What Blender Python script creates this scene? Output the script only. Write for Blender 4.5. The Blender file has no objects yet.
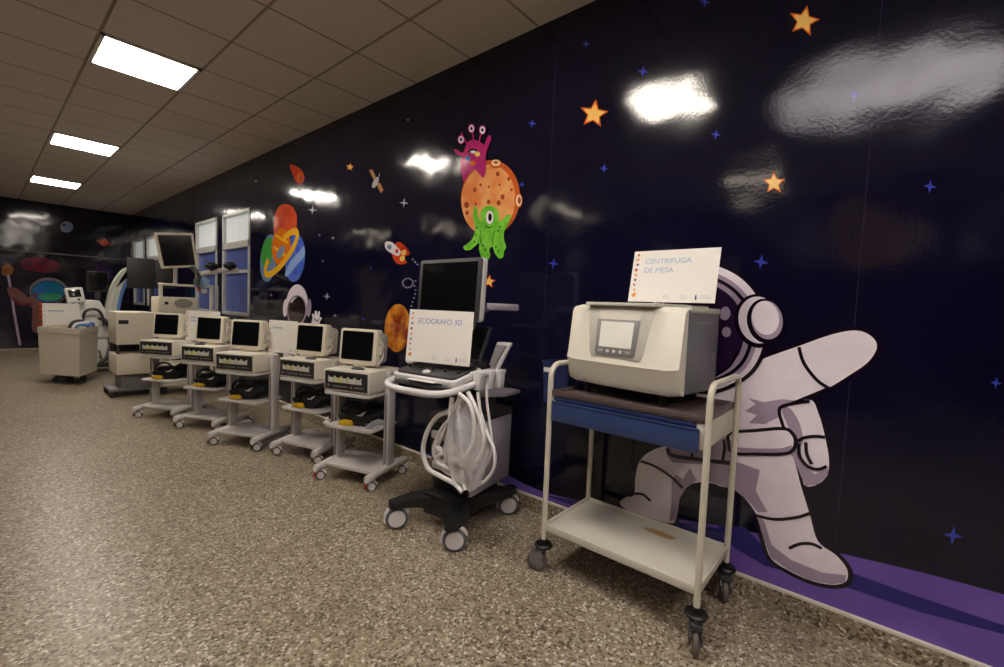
import bpy, bmesh, math, random
from mathutils import Vector, Matrix, Euler
from mathutils.geometry import tessellate_polygon
random.seed(4)
PI = math.pi
sc = bpy.context.scene
COL = sc.collection

# ------------------------------------------------------------------ camera
CAM = Vector((-2.2731, 0, 1.28)); FPX = 447.288
yaw, pitch, roll = [math.radians(a) for a in (49.638, 3.3455, 2.2505)]
fw = Vector((math.sin(yaw)*math.cos(pitch), math.cos(yaw)*math.cos(pitch), -math.sin(pitch)))
rt = Vector((math.cos(yaw), -math.sin(yaw), 0)); up = rt.cross(fw)
rt2 = math.cos(roll)*rt + math.sin(roll)*up
up2 = -math.sin(roll)*rt + math.cos(roll)*up
cam = bpy.data.cameras.new('camera'); camo = bpy.data.objects.new('camera', cam); COL.objects.link(camo)
cam.sensor_width = 36; cam.lens = FPX/1004*36; cam.clip_start = .05; cam.clip_end = 60
M = Matrix((rt2, up2, -fw)).transposed().to_4x4(); M.translation = CAM
camo.matrix_world = M
sc.camera = camo

def at(px, py, ax, val):
    q = (px-502)/FPX*rt2 + (333.5-py)/FPX*up2 + fw
    return CAM + q*((val-CAM[ax])/q[ax])

# ------------------------------------------------------------------ materials
def srgb(c):
    return tuple(((v/255)/12.92 if v/255 <= .04045 else ((v/255+.055)/1.055)**2.4) for v in c)+(1,)
MATS = {}
def mat(name, rgb, rough=.5, metal=0, noise=.06, nscale=6, bump=0, bscale=40, coat=0, emis=0, alpha=1, trans=0, spec=.5):
    if name in MATS: return MATS[name]
    m = bpy.data.materials.new(name); m.use_nodes = True; nt = m.node_tree; b = nt.nodes['Principled BSDF']
    c = srgb(rgb)
    tc = nt.nodes.new('ShaderNodeTexCoord')
    n = nt.nodes.new('ShaderNodeTexNoise'); n.inputs['Scale'].default_value = nscale; n.inputs['Detail'].default_value = 4
    nt.links.new(tc.outputs['Object'], n.inputs['Vector'])
    mx = nt.nodes.new('ShaderNodeMix'); mx.data_type = 'RGBA'
    mx.inputs[6].default_value = tuple(min(1, v*(1-noise)) for v in c[:3])+(1,)
    mx.inputs[7].default_value = tuple(min(1, v*(1+noise)) for v in c[:3])+(1,)
    nt.links.new(n.outputs['Fac'], mx.inputs[0]); nt.links.new(mx.outputs[2], b.inputs['Base Color'])
    b.inputs['Roughness'].default_value = rough; b.inputs['Metallic'].default_value = metal
    b.inputs['Coat Weight'].default_value = coat; b.inputs['Alpha'].default_value = alpha
    b.inputs['Transmission Weight'].default_value = trans
    b.inputs['Specular IOR Level'].default_value = spec
    if emis:
        b.inputs['Emission Color'].default_value = c; b.inputs['Emission Strength'].default_value = emis
    if bump:
        n2 = nt.nodes.new('ShaderNodeTexNoise'); n2.inputs['Scale'].default_value = bscale
        nt.links.new(tc.outputs['Object'], n2.inputs['Vector'])
        bp = nt.nodes.new('ShaderNodeBump'); bp.inputs['Strength'].default_value = bump; bp.inputs['Distance'].default_value = .01
        nt.links.new(n2.outputs['Fac'], bp.inputs['Height']); nt.links.new(bp.outputs[0], b.inputs['Normal'])
    MATS[name] = m
    return m

def gloss_bump(nt, b):
    """the slightly wavy gloss film that covers the whole mural"""
    g = nt.nodes.new('ShaderNodeNewGeometry')
    n1 = nt.nodes.new('ShaderNodeTexNoise'); n1.inputs['Scale'].default_value = 1.6; n1.inputs['Detail'].default_value = 2
    n2 = nt.nodes.new('ShaderNodeTexNoise'); n2.inputs['Scale'].default_value = 60; n2.inputs['Detail'].default_value = 3
    nt.links.new(g.outputs['Position'], n1.inputs['Vector']); nt.links.new(g.outputs['Position'], n2.inputs['Vector'])
    b1 = nt.nodes.new('ShaderNodeBump'); b1.inputs['Strength'].default_value = 1; b1.inputs['Distance'].default_value = .016
    b2 = nt.nodes.new('ShaderNodeBump'); b2.inputs['Strength'].default_value = 1; b2.inputs['Distance'].default_value = .00022
    nt.links.new(n1.outputs['Fac'], b1.inputs['Height']); nt.links.new(n2.outputs['Fac'], b2.inputs['Height'])
    nt.links.new(b1.outputs[0], b2.inputs['Normal']); nt.links.new(b2.outputs[0], b.inputs['Normal'])
    b.inputs['Roughness'].default_value = .1; b.inputs['IOR'].default_value = 1.5

def ink(name, rgb, rgb2=None, nscale=9):
    if name in MATS: return MATS[name]
    m = bpy.data.materials.new(name); m.use_nodes = True; nt = m.node_tree; b = nt.nodes['Principled BSDF']
    g = nt.nodes.new('ShaderNodeNewGeometry')
    n = nt.nodes.new('ShaderNodeTexNoise'); n.inputs['Scale'].default_value = nscale; n.inputs['Detail'].default_value = 5
    nt.links.new(g.outputs['Position'], n.inputs['Vector'])
    cr = nt.nodes.new('ShaderNodeValToRGB'); cr.color_ramp.elements[0].position = .4; cr.color_ramp.elements[1].position = .6
    c = srgb(rgb); d = srgb(rgb2) if rgb2 else tuple(v*1.04 for v in c[:3])+(1,)
    cr.color_ramp.elements[0].color = c; cr.color_ramp.elements[1].color = d
    nt.links.new(n.outputs['Fac'], cr.inputs[0]); nt.links.new(cr.outputs[0], b.inputs['Base Color'])
    gloss_bump(nt, b)
    MATS[name] = m
    return m

def wall_mat(name, base, haze, seams, axis=1, first=.085, pitch_=1.51):
    m = bpy.data.materials.new(name); m.use_nodes = True; nt = m.node_tree; b = nt.nodes['Principled BSDF']; L = nt.links.new
    g = nt.nodes.new('ShaderNodeNewGeometry')
    n = nt.nodes.new('ShaderNodeTexNoise'); n.inputs['Scale'].default_value = .55; n.inputs['Detail'].default_value = 3
    L(g.outputs['Position'], n.inputs['Vector'])
    cr = nt.nodes.new('ShaderNodeValToRGB'); cr.color_ramp.elements[0].position = .38; cr.color_ramp.elements[1].position = .68
    cr.color_ramp.elements[0].color = srgb(base); cr.color_ramp.elements[1].color = srgb(haze)
    L(n.outputs['Fac'], cr.inputs[0]); out = cr.outputs[0]
    # the joints between the printed vinyl sheets
    sx = nt.nodes.new('ShaderNodeSeparateXYZ'); L(g.outputs['Position'], sx.inputs[0])
    ad = nt.nodes.new('ShaderNodeMath'); ad.operation = 'ADD'; ad.inputs[1].default_value = 100*pitch_-first
    L(sx.outputs[axis], ad.inputs[0])
    md = nt.nodes.new('ShaderNodeMath'); md.operation = 'MODULO'; md.inputs[1].default_value = pitch_; L(ad.outputs[0], md.inputs[0])
    lt = nt.nodes.new('ShaderNodeMath'); lt.operation = 'LESS_THAN'; lt.inputs[1].default_value = .004; L(md.outputs[0], lt.inputs[0])
    mx = nt.nodes.new('ShaderNodeMix'); mx.data_type = 'RGBA'; L(lt.outputs[0], mx.inputs[0]); L(out, mx.inputs[6])
    mx.inputs[7].default_value = srgb(seams); L(mx.outputs[2], b.inputs['Base Color'])
    gloss_bump(nt, b)
    return m

MURAL = wall_mat('printed mural vinyl', (11, 10, 32), (20, 18, 44), (36, 33, 52))
MURAL_FAR = wall_mat('printed mural vinyl far', (14, 11, 26), (24, 16, 42), (36, 30, 42), axis=0)
BEIGE = mat('warm white enamel', (222, 216, 203), .38, noise=.03)
CARTW = mat('light grey powder coat', (196, 192, 190), .4, noise=.04)
CREAM = mat('cream plastic', (222, 214, 196), .45, noise=.03)
WHITE = mat('white plastic', (232, 230, 226), .35, noise=.02)
GREYP = mat('mid grey plastic', (120, 118, 120), .45)
DGREY = mat('dark grey plastic', (56, 56, 60), .45)
BLACK = mat('black plastic', (18, 18, 20), .4, bump=.1)
BASEB = mat('black cart casting', (24, 24, 28), .42, bump=.15)
CLOTH = mat('black nylon fabric', (16, 16, 22), .8, bump=.6, bscale=25)
SCREEN = mat('dark screen glass', (14, 15, 17), .12, noise=.02, coat=.3)
YELLOW = mat('yellow pouch', (214, 170, 30), .55)
LABELY = mat('yellow label', (214, 208, 90), .5)
LABELW = mat('pale label', (214, 216, 212), .5)
PANEL = mat('dark front panel', (44, 42, 44), .4)
RED = mat('red brake pedal', (196, 56, 36), .4)
TYRE = mat('grey tyre rubber', (92, 94, 98), .6)
TYRED = mat('brown grey castor rubber', (98, 88, 84), .6)
HUB = mat('pale wheel hub', (214, 210, 212), .4)
CREAMM = mat('cream painted steel', (205, 200, 184), .36, noise=.05, nscale=3)
BLUE = mat('navy blue painted steel', (46, 64, 108), .35, noise=.08, nscale=4)
BLUEP = mat('dark blue plastic', (32, 44, 92), .4)
DECK = mat('worn brown tray', (88, 76, 74), .28, noise=.25, nscale=8)  # brown tray, taken darker so its shadowed look sits in the colour
CENTF = mat('centrifuge cream shell', (222, 218, 204), .4, noise=.02)
CENTS = mat('centrifuge grey side', (112, 110, 118), .38, noise=.05)
CENTL = mat('centrifuge pale lid', (196, 194, 184), .4)
LCD = mat('lit lcd screen', (226, 224, 214), .25, emis=.12)
SILVER = mat('silver bezel', (150, 150, 152), .35, metal=.3)
CARD = mat('white card', (236, 232, 226), .6, noise=.01)
TXT = mat('pale blue ink', (160, 186, 214), .6)
TXTD = mat('violet blue ink', (140, 146, 200), .6)
NAVYI = mat('navy ink', (50, 80, 130), .6)
GREYI = mat('pale grey ink', (205, 203, 205), .6)
ICON_O = mat('orange ink', (230, 150, 60), .6); ICON_R = mat('red ink', (200, 60, 50), .6); ICON_D = mat('dark ink', (110, 80, 100), .6)
TUBE = mat('white silicone cable', (224, 222, 222), .35, noise=.04)
BAG = mat('clear plastic wrap', (236, 236, 240), .18, noise=.02, bump=1, bscale=22, alpha=.4)
USW = mat('ultrasound white shell', (214, 212, 214), .35, noise=.02)
USG = mat('ultrasound lilac grey shell', (176, 170, 184), .42, noise=.03)
ALU = mat('window aluminium', (196, 196, 194), .35, metal=.2)
BLIND = mat('backlit curtain', (206, 212, 214), .7, emis=.3, noise=.12, nscale=14)
BFILM = mat('blue window film', (70, 84, 140), .25, emis=.08, noise=.3, nscale=1.5)
ARCW = mat('c-arm ivory enamel', (206, 210, 196), .35); ARCB = mat('c-arm blue stripe', (88, 130, 205), .4)

# ------------------------------------------------------------------ mesh helpers
def nb(): return bmesh.new()
def obj(name, bm, m, parent=None, smooth=True, angle=35):
    me = bpy.data.meshes.new(name); bmesh.ops.recalc_face_normals(bm, faces=bm.faces); bm.to_mesh(me); bm.free()
    for q in (m if isinstance(m, (list, tuple)) else [m]): me.materials.append(q)
    if smooth:
        me.polygons.foreach_set('use_smooth', [True]*len(me.polygons)); me.set_sharp_from_angle(angle=math.radians(angle))
    o = bpy.data.objects.new(name, me); COL.objects.link(o)
    if parent: o.parent = parent
    return o
def tag(o, label=None, cat=None, group=None, kind=None):
    if label: o['label'] = label
    if cat: o['category'] = cat
    if group: o['group'] = group
    if kind: o['kind'] = kind
    return o
def thing(name, label, cat, loc, rot=(0, 0, 0), group=None):
    o = bpy.data.objects.new(name, None); COL.objects.link(o); o.location = loc; o.rotation_euler = rot
    o.empty_display_size = .05
    return tag(o, label, cat, group)
def dup(root, loc, rotz, label, group=None):
    r = root.copy(); COL.objects.link(r); r.location = loc; r.rotation_euler = (0, 0, rotz); r['label'] = label
    if group: r['group'] = group
    for ch in list(root.children):
        c = ch.copy(); COL.objects.link(c); c.parent = r
        for g in list(ch.children):
            d = g.copy(); COL.objects.link(d); d.parent = c
    return r
def bx(bm, x0, x1, y0, y1, z0, z1, bev=0, seg=2, mi=0, mtx=None):
    t = nb(); bmesh.ops.create_cube(t, size=1)
    for v in t.verts:
        v.co = Vector(((x0+x1)/2+v.co.x*(x1-x0), (y0+y1)/2+v.co.y*(y1-y0), (z0+z1)/2+v.co.z*(z1-z0)))
    if bev: bmesh.ops.bevel(t, geom=list(t.edges), offset=bev, segments=seg, profile=.5, affect='EDGES')
    merge(bm, t, mtx, mi)
def merge(bm, t, mtx=None, mi=0):
    if mtx: bmesh.ops.transform(t, matrix=mtx, verts=t.verts)
    mp = {v: bm.verts.new(v.co) for v in t.verts}
    for f in t.faces:
        try: nf = bm.faces.new([mp[v] for v in f.verts]); nf.material_index = mi
        except ValueError: pass
    t.free()
def tube(bm, pts, r, seg=10, closed=False, caps=True):
    pts = [Vector(p) for p in pts]; n = len(pts); rings = []
    prev = None
    for i, p in enumerate(pts):
        a = pts[(i-1) % n] if (closed or i > 0) else p; b = pts[(i+1) % n] if (closed or i < n-1) else p
        d = (b-a).normalized()
        if prev is None:
            s = d.cross(Vector((0, 0, 1)) if abs(d.z) < .9 else Vector((1, 0, 0))).normalized()
        else:
            s = (prev - d*prev.dot(d)).normalized()
        prev = s; t = d.cross(s)
        rr = r[i] if isinstance(r, (list, tuple)) else r
        rings.append([bm.verts.new(p + (s*math.cos(2*PI*k/seg)+t*math.sin(2*PI*k/seg))*rr) for k in range(seg)])
    for i in range(n if closed else n-1):
        A, B = rings[i], rings[(i+1) % n]
        for k in range(seg): bm.faces.new((A[k], A[(k+1) % seg], B[(k+1) % seg], B[k]))
    if caps and not closed: bm.faces.new(rings[0][::-1]); bm.faces.new(rings[-1])
def cyl(bm, p0, p1, r, seg=20, bev=0):
    p0, p1 = Vector(p0), Vector(p1)
    if bev:
        d = (p1-p0).normalized()*bev
        tube(bm, [p0, p0+d*.01, p0+d, p1-d, p1-d*.01, p1], [r-bev, r-bev*.9, r, r, r-bev*.9, r-bev], seg)
    else: tube(bm, [p0, p1], r, seg)
def prism(bm, pts, f0, f1, mi=0, bev=0):
    """closed outline pts (2D); f0,f1 map a 2D point to the two end faces"""
    t = nb()
    A = [t.verts.new(f0(*p)) for p in pts]; B = [t.verts.new(f1(*p)) for p in pts]; n = len(pts)
    t.faces.new(A); t.faces.new(B[::-1])
    for i in range(n): t.faces.new((A[i], B[i], B[(i+1) % n], A[(i+1) % n]))
    if bev:
        bmesh.ops.recalc_face_normals(t, faces=t.faces)
        bmesh.ops.bevel(t, geom=list(t.edges), offset=bev, segments=2, profile=.5, affect='EDGES')
    merge(bm, t, None, mi)
def spline(pts, closed=False, k=6):
    pts = [Vector(p) for p in pts]; n = len(pts); out = []
    for i in range(n if closed else n-1):
        g = (lambda j: pts[j % n]) if closed else (lambda j: pts[max(0, min(n-1, j))])
        p0, p1, p2, p3 = g(i-1), g(i), g(i+1), g(i+2)
        for s in range(k):
            t = s/k
            out.append(.5*((2*p1)+(p2-p0)*t+(2*p0-5*p1+4*p2-p3)*t*t+(3*p1-p0-3*p2+p3)*t**3))
    if not closed: out.append(pts[-1])
    return out
def rrect(w, h, r, k=4):
    o = []
    for cx, cy, a in ((w/2-r, h/2-r, 0), (-w/2+r, h/2-r, 90), (-w/2+r, -h/2+r, 180), (w/2-r, -h/2+r, 270)):
        for i in range(k+1):
            t = math.radians(a+90*i/k); o.append((cx+r*math.cos(t), cy+r*math.sin(t)))
    return o
def text_mesh(s, size, depth=.0004, bold=0):
    cu = bpy.data.curves.new('lettering', 'FONT'); cu.body = s; cu.size = size; cu.extrude = depth; cu.offset = bold
    o = bpy.data.objects.new('lettering', cu); COL.objects.link(o)
    bpy.context.view_layer.update()
    me = bpy.data.meshes.new_from_object(o.evaluated_get(bpy.context.evaluated_depsgraph_get()))
    bpy.data.objects.remove(o); bpy.data.curves.remove(cu)
    return me

# ------------------------------------------------------------------ room shell
H = 3.01; YF = 12.9; XL = -5.6; YB = -3.0
def struct(name, bm, m): return tag(obj(name, bm, m, smooth=False), kind='structure')

# floor: terrazzo
fm = bpy.data.materials.new('terrazzo'); fm.use_nodes = True; nt = fm.node_tree; b = nt.nodes['Principled BSDF']; L = nt.links.new
g = nt.nodes.new('ShaderNodeNewGeometry')
v1 = nt.nodes.new('ShaderNodeTexVoronoi'); v1.inputs['Scale'].default_value = 105; L(g.outputs['Position'], v1.inputs['Vector'])
sep = nt.nodes.new('ShaderNodeSeparateColor'); L(v1.outputs['Color'], sep.inputs[0])
cr = nt.nodes.new('ShaderNodeValToRGB'); e = cr.color_ramp; e.interpolation = 'CONSTANT'
cols = [(0, (98, 86, 70)), (.14, (156, 142, 120)), (.34, (178, 165, 144)), (.52, (138, 126, 108)), (.66, (192, 182, 164)), (.8, (164, 148, 122)), (.92, (232, 226, 214))]
e.elements[0].position = 0; e.elements[0].color = srgb(cols[0][1]); e.elements[1].position = cols[1][0]; e.elements[1].color = srgb(cols[1][1])
for p_, c_ in cols[2:]: q = e.elements.new(p_); q.color = srgb(c_)
L(sep.outputs[0], cr.inputs[0])
v2 = nt.nodes.new('ShaderNodeTexVoronoi'); v2.inputs['Scale'].default_value = 230; L(g.outputs['Position'], v2.inputs['Vector'])
sep2 = nt.nodes.new('ShaderNodeSeparateColor'); L(v2.outputs['Color'], sep2.inputs[0])
mx = nt.nodes.new('ShaderNodeMix'); mx.data_type = 'RGBA'; mx.blend_type = 'MULTIPLY'; mx.inputs[0].default_value = .55
L(cr.outputs[0], mx.inputs[6]); L(sep2.outputs[1], mx.inputs[7])
cr2 = nt.nodes.new('ShaderNodeValToRGB'); cr2.color_ramp.elements[0].color = (.74, .74, .74, 1); L(sep2.outputs[1], cr2.inputs[0]); L(cr2.outputs[0], mx.inputs[7])
nz = nt.nodes.new('ShaderNodeTexNoise'); nz.inputs['Scale'].default_value = 1.3; nz.inputs['Detail'].default_value = 5; L(g.outputs['Position'], nz.inputs['Vector'])
cr3 = nt.nodes.new('ShaderNodeValToRGB'); cr3.color_ramp.elements[1].color = (.86, .85, .83, 1); cr3.color_ramp.elements[0].color = (.74, .72, .69, 1); cr3.color_ramp.elements[0].position = .35; cr3.color_ramp.elements[1].position = .65
L(nz.outputs['Fac'], cr3.inputs[0])
mx2 = nt.nodes.new('ShaderNodeMix'); mx2.data_type = 'RGBA'; mx2.blend_type = 'MULTIPLY'; mx2.inputs[0].default_value = 1
L(mx.outputs[2], mx2.inputs[6]); L(cr3.outputs[0], mx2.inputs[7])
L(mx2.outputs[2], b.inputs['Base Color']); b.inputs['Roughness'].default_value = .33
bp = nt.nodes.new('ShaderNodeBump'); bp.inputs['Distance'].default_value = .0006; bp.inputs['Strength'].default_value = .5
L(sep2.outputs[0], bp.inputs['Height']); L(bp.outputs[0], b.inputs['Normal'])
bm = nb(); bx(bm, XL, 0, YB, YF, -.1, 0); struct('floor', bm, fm)

# ceiling: 0.59 m panels in a slim grid
cm = bpy.data.materials.new('ceiling panels'); cm.use_nodes = True; nt = cm.node_tree; b = nt.nodes['Principled BSDF']; L = nt.links.new
g = nt.nodes.new('ShaderNodeNewGeometry'); sx = nt.nodes.new('ShaderNodeSeparateXYZ'); L(g.outputs['Position'], sx.inputs[0])
def line(out, first):
    a = nt.nodes.new('ShaderNodeMath'); a.operation = 'ADD'; a.inputs[1].default_value = 59-first+.009; L(out, a.inputs[0])
    m_ = nt.nodes.new('ShaderNodeMath'); m_.operation = 'MODULO'; m_.inputs[1].default_value = .59; L(a.outputs[0], m_.inputs[0])
    l_ = nt.nodes.new('ShaderNodeMath'); l_.operation = 'LESS_THAN'; l_.inputs[1].default_value = .018; L(m_.outputs[0], l_.inputs[0]); return l_
a1 = line(sx.outputs[0], -.525); a2 = line(sx.outputs[1], 2.915)
mxx = nt.nodes.new('ShaderNodeMath'); mxx.operation = 'MAXIMUM'; L(a1.outputs[0], mxx.inputs[0]); L(a2.outputs[0], mxx.inputs[1])
mc = nt.nodes.new('ShaderNodeMix'); mc.data_type = 'RGBA'; L(mxx.outputs[0], mc.inputs[0])
nz = nt.nodes.new('ShaderNodeTexNoise'); nz.inputs['Scale'].default_value = 3; L(g.outputs['Position'], nz.inputs['Vector'])
crc = nt.nodes.new('ShaderNodeValToRGB'); crc.color_ramp.elements[0].color = srgb((206, 196, 188)); crc.color_ramp.elements[1].color = srgb((216, 206, 197)); L(nz.outputs['Fac'], crc.inputs[0])
L(crc.outputs[0], mc.inputs[6]); mc.inputs[7].default_value = srgb((150, 136, 124)); L(mc.outputs[2], b.inputs['Base Color']); b.inputs['Roughness'].default_value = .75
bp = nt.nodes.new('ShaderNodeBump'); bp.inputs['Distance'].default_value = .003; bp.invert = True; L(mxx.outputs[0], bp.inputs['Height']); L(bp.outputs[0], b.inputs['Normal'])
bm = nb(); bx(bm, XL, 0, YB, YF, H, H+.1); struct('ceiling', bm, cm)

# walls (the long mural wall is pierced by four windows)
WIN = [(6.2, 7.17), (7.4, 8.37), (10.55, 11.5), (11.75, 12.7)]; WZ0, WZ1 = 1.03, 2.42
bm = nb()
ys = [YB]
for a_, b_ in WIN: ys += [a_, b_]
ys.append(YF)
for i in range(0, len(ys), 2): bx(bm, 0, .2, ys[i], ys[i+1], 0, H)
for a_, b_ in WIN: bx(bm, 0, .2, a_, b_, 0, WZ0); bx(bm, 0, .2, a_, b_, WZ1, H)
struct('wall_right', bm, MURAL)
bm = nb(); bx(bm, XL, .2, YF, YF+.1, 0, H); struct('wall_far', bm, MURAL_FAR)
bm = nb(); bx(bm, XL-.1, XL, YB, YF, 0, H); struct('wall_left', bm, MURAL)
bm = nb(); bx(bm, XL, 0, YB-.1, YB, 0, H); struct('wall_back', bm, mat('back wall paint', (120, 112, 104), .6))
# dark timber-look rail on the far wall
bm = nb(); bx(bm, XL, 0, YF-.012, YF, 2.0, 2.02); struct('trim_1', bm, mat('grey trim', (96, 88, 84), .5))
# baseboards: terrazzo skirting with a pale lip
LIP = mat('pale skirting lip', (214, 206, 194), .5)
bm = nb(); bx(bm, -.018, 0, YB, YF, 0, .088, mi=0); bx(bm, -.02, 0, YB, YF, .088, .098, mi=1); struct('baseboard_right', bm, [fm, LIP])
bm = nb(); bx(bm, XL, -.02, YF-.018, YF, 0, .088); bx(bm, XL, -.02, YF-.02, YF, .088, .098, mi=1); struct('baseboard_far', bm, [fm, LIP])
# windows
for i, (a_, b_) in enumerate(WIN):
    bm = nb(); t = .045; x0, x1 = -.012, .06
    bx(bm, x0, x1, a_, a_+t, WZ0, WZ1, .006); bx(bm, x0, x1, b_-t, b_, WZ0, WZ1, .006)
    for z0, z1 in ((WZ0, WZ0+t), (WZ1-t, WZ1), (1.93, 1.93+.09)): bx(bm, x0, x1, a_, b_, z0, z1, .006)
    bx(bm, x0+.012, x1, a_+t, b_-t, 1.60, 1.64)
    w = struct('window_%d' % (i+1), bm, ALU)
    bm = nb(); bx(bm, .03, .04, a_+t, b_-t, WZ0+t, 1.93); obj('lower_pane', bm, BFILM, w)
    bm = nb(); bx(bm, .03, .04, a_+t, b_-t, 2.02, WZ1-t); obj('upper_pane', bm, BLIND, w)
# cream double door on the left wall, seen only in the gloss of the mural
bm = nb(); bx(bm, XL, XL+.05, 11.3, 12.7, 0, 2.3); struct('door_1', bm, mat('olive cream door', (236, 220, 176), .5))

# ------------------------------------------------------------------ ceiling lights
def emit(name, col, s):
    m = bpy.data.materials.new(name); m.use_nodes = True; b = m.node_tree.nodes['Principled BSDF']
    b.inputs['Base Color'].default_value = (.8, .8, .8, 1); b.inputs['Emission Color'].default_value = srgb(col); b.inputs['Emission Strength'].default_value = s
    return m
EM1 = emit('lit diffuser', (255, 244, 228), 38); EM2 = emit('dimmed diffuser', (255, 238, 214), 8)
def light(cx, cy, label, em, grp=None):
    t = thing('ceiling_light', label, 'ceiling light', (cx, cy, H-.012), group=grp)
    bm = nb(); w = .29
    for s in (-1, 1):
        bx(bm, -w, w, s*w-.012*(s+1)/1 if s > 0 else -w, (s*w) if s > 0 else -w+.024, 0, .012)
        bx(bm, (w-.024) if s > 0 else -w, w if s > 0 else -w+.024, -w, w, 0, .012)
    obj('frame', bm, WHITE, t)
    bm = nb(); bx(bm, -.264, .264, -.264, .264, .002, .01); obj('diffuser', bm, em, t)
labs = {1: 'nearest lit square ceiling light, the largest one in view', 2: 'middle one of the three lit square ceiling lights',
        3: 'farthest lit square ceiling light, above the dark far wall'}
for k in range(-1, 4):
    if k in (1, 2, 3): light(-1.41, 1.44+2.95*k, labs[k], EM1)
    else: light(-1.41, 1.44+2.95*k, 'lit square ceiling light above the near end of the room', EM1, 'near lights out of view')
for k in range(-1, 4):
    light(-4.36, 1.44+2.95*k, 'dim square ceiling light in the row by the left wall', EM2, 'dim left row lights')

# ------------------------------------------------------------------ mural decals
class Decal:
    def __init__(s, ax=0, val=0.0, step=-.00022, first=-.0006):
        s.bm = nb(); s.mats = []; s.ax = ax; s.val = val; s.step = step; s.o = first
    def mi(s, m):
        if m not in s.mats: s.mats.append(m)
        return s.mats.index(m)
    def P(s, p): return at(p[0], p[1], s.ax, s.val)
    def face(s, pts3, m):
        off = Vector((0, 0, 0)); off[s.ax] = s.o
        vs = [s.bm.verts.new(p+off) for p in pts3]
        for t in tessellate_polygon([[v.co for v in vs]]):
            try: f = s.bm.faces.new([vs[i] for i in t]); f.material_index = s.mi(m)
            except ValueError: pass
        s.o += s.step
    def fill(s, pts, m, smooth=True, k=5):
        q = [Vector((a, b_)) for a, b_ in pts]
        if smooth: q = spline(q, True, k)
        s.face([s.P(p) for p in q], m)
    def ell(s, cx, cy, rx, ry, m, rot=0, n=36):
        r = math.radians(rot)
        s.face([s.P((cx+rx*math.cos(t)*math.cos(r)-ry*math.sin(t)*math.sin(r), cy+rx*math.cos(t)*math.sin(r)+ry*math.sin(t)*math.cos(r))) for t in [2*PI*i/n for i in range(n)]], m)
    def ring(s, cx, cy, rx, ry, w, m, rot=0, a0=0, a1=360):
        r = math.radians(rot); pts = []
        for i in range(41):
            t = math.radians(a0+(a1-a0)*i/40)
            pts.append((cx+rx*math.cos(t)*math.cos(r)-ry*math.sin(t)*math.sin(r), cy+rx*math.cos(t)*math.sin(r)+ry*math.sin(t)*math.cos(r)))
        s.stroke(pts, w, m, False)
    def stroke(s, pts, w, m, smooth=True, closed=False):
        """w in metres on the wall"""
        q = [Vector(p) for p in pts]
        if smooth: q = spline(q, closed, 5)
        q = [s.P(p) for p in q]; off = Vector((0, 0, 0)); off[s.ax] = s.o; n = Vector((0, 0, 0)); n[s.ax] = 1
        L_ = []; R_ = []
        for i, p in enumerate(q):
            if closed: a, b_ = q[i-1], q[(i+1) % len(q)]
            else: a, b_ = q[max(0, i-1)], q[min(len(q)-1, i+1)]
            d = (b_-a); d = d.normalized() if d.length > 1e-9 else Vector((0, 0, 1)); sd = n.cross(d)*w/2
            L_.append(s.bm.verts.new(p+sd+off)); R_.append(s.bm.verts.new(p-sd+off))
        k = len(q)
        for i in range(k if closed else k-1):
            j = (i+1) % k
            try: f = s.bm.faces.new((L_[i], L_[j], R_[j], R_[i])); f.material_index = s.mi(m)
            except ValueError: pass
        s.o += s.step
    def done(s, name, label, cat, group=None):
        o = obj(name, s.bm, s.mats, smooth=False)
        return tag(o, label, cat, group)

I_W = ink('ink white', (232, 222, 232), (238, 228, 238)); I_S = ink('ink lavender shade', (160, 144, 166)); I_K = ink('ink black', (24, 12, 28))
I_V = ink('ink violet', (98, 74, 158), (112, 86, 172), 3); I_VD = ink('ink indigo', (44, 38, 112)); I_VIS = ink('ink visor', (36, 18, 52))
I_BL = ink('ink star blue', (58, 70, 170)); I_O = ink('ink star orange', (214, 96, 30)); I_Y = ink('ink star yellow', (246, 200, 110))
I_TAN = ink('ink satellite tan', (196, 140, 90)); I_PALE = ink('ink pale grey', (190, 188, 190)); I_DOT = ink('ink dots', (180, 180, 190))

# purple ground along the foot of the wall
d = Decal(first=-.0002)
top = [(500, 470.5), (541, 491), (600, 505), (680, 519), (733, 528), (780, 539), (834, 552), (920, 572), (1002, 594), (1060, 611)]
tp = [d.P(p) for p in spline([Vector(p) for p in top], False, 3)]
z0 = .099
poly = [Vector((0, p.y, p.z)) for p in tp]+[Vector((0, tp[-1].y, z0)), Vector((0, tp[0].y+.9, z0))]
d.face(poly, I_V)
d.fill([(718, 526), (745, 527), (762, 545), (790, 560), (850, 572), (905, 592), (950, 607), (1003, 625), (1040, 638), (1003, 634), (920, 612), (852, 589), (800, 575), (765, 566), (735, 548)], I_VD, False)
d.fill([(541, 494), (580, 501), (640, 515), (690, 524), (735, 531), (735, 546), (690, 536), (640, 526), (590, 512)], I_VD, False)
d.done('mural_ground', 'purple and indigo moon ground printed along the foot of the long wall', 'wall mural')

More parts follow.
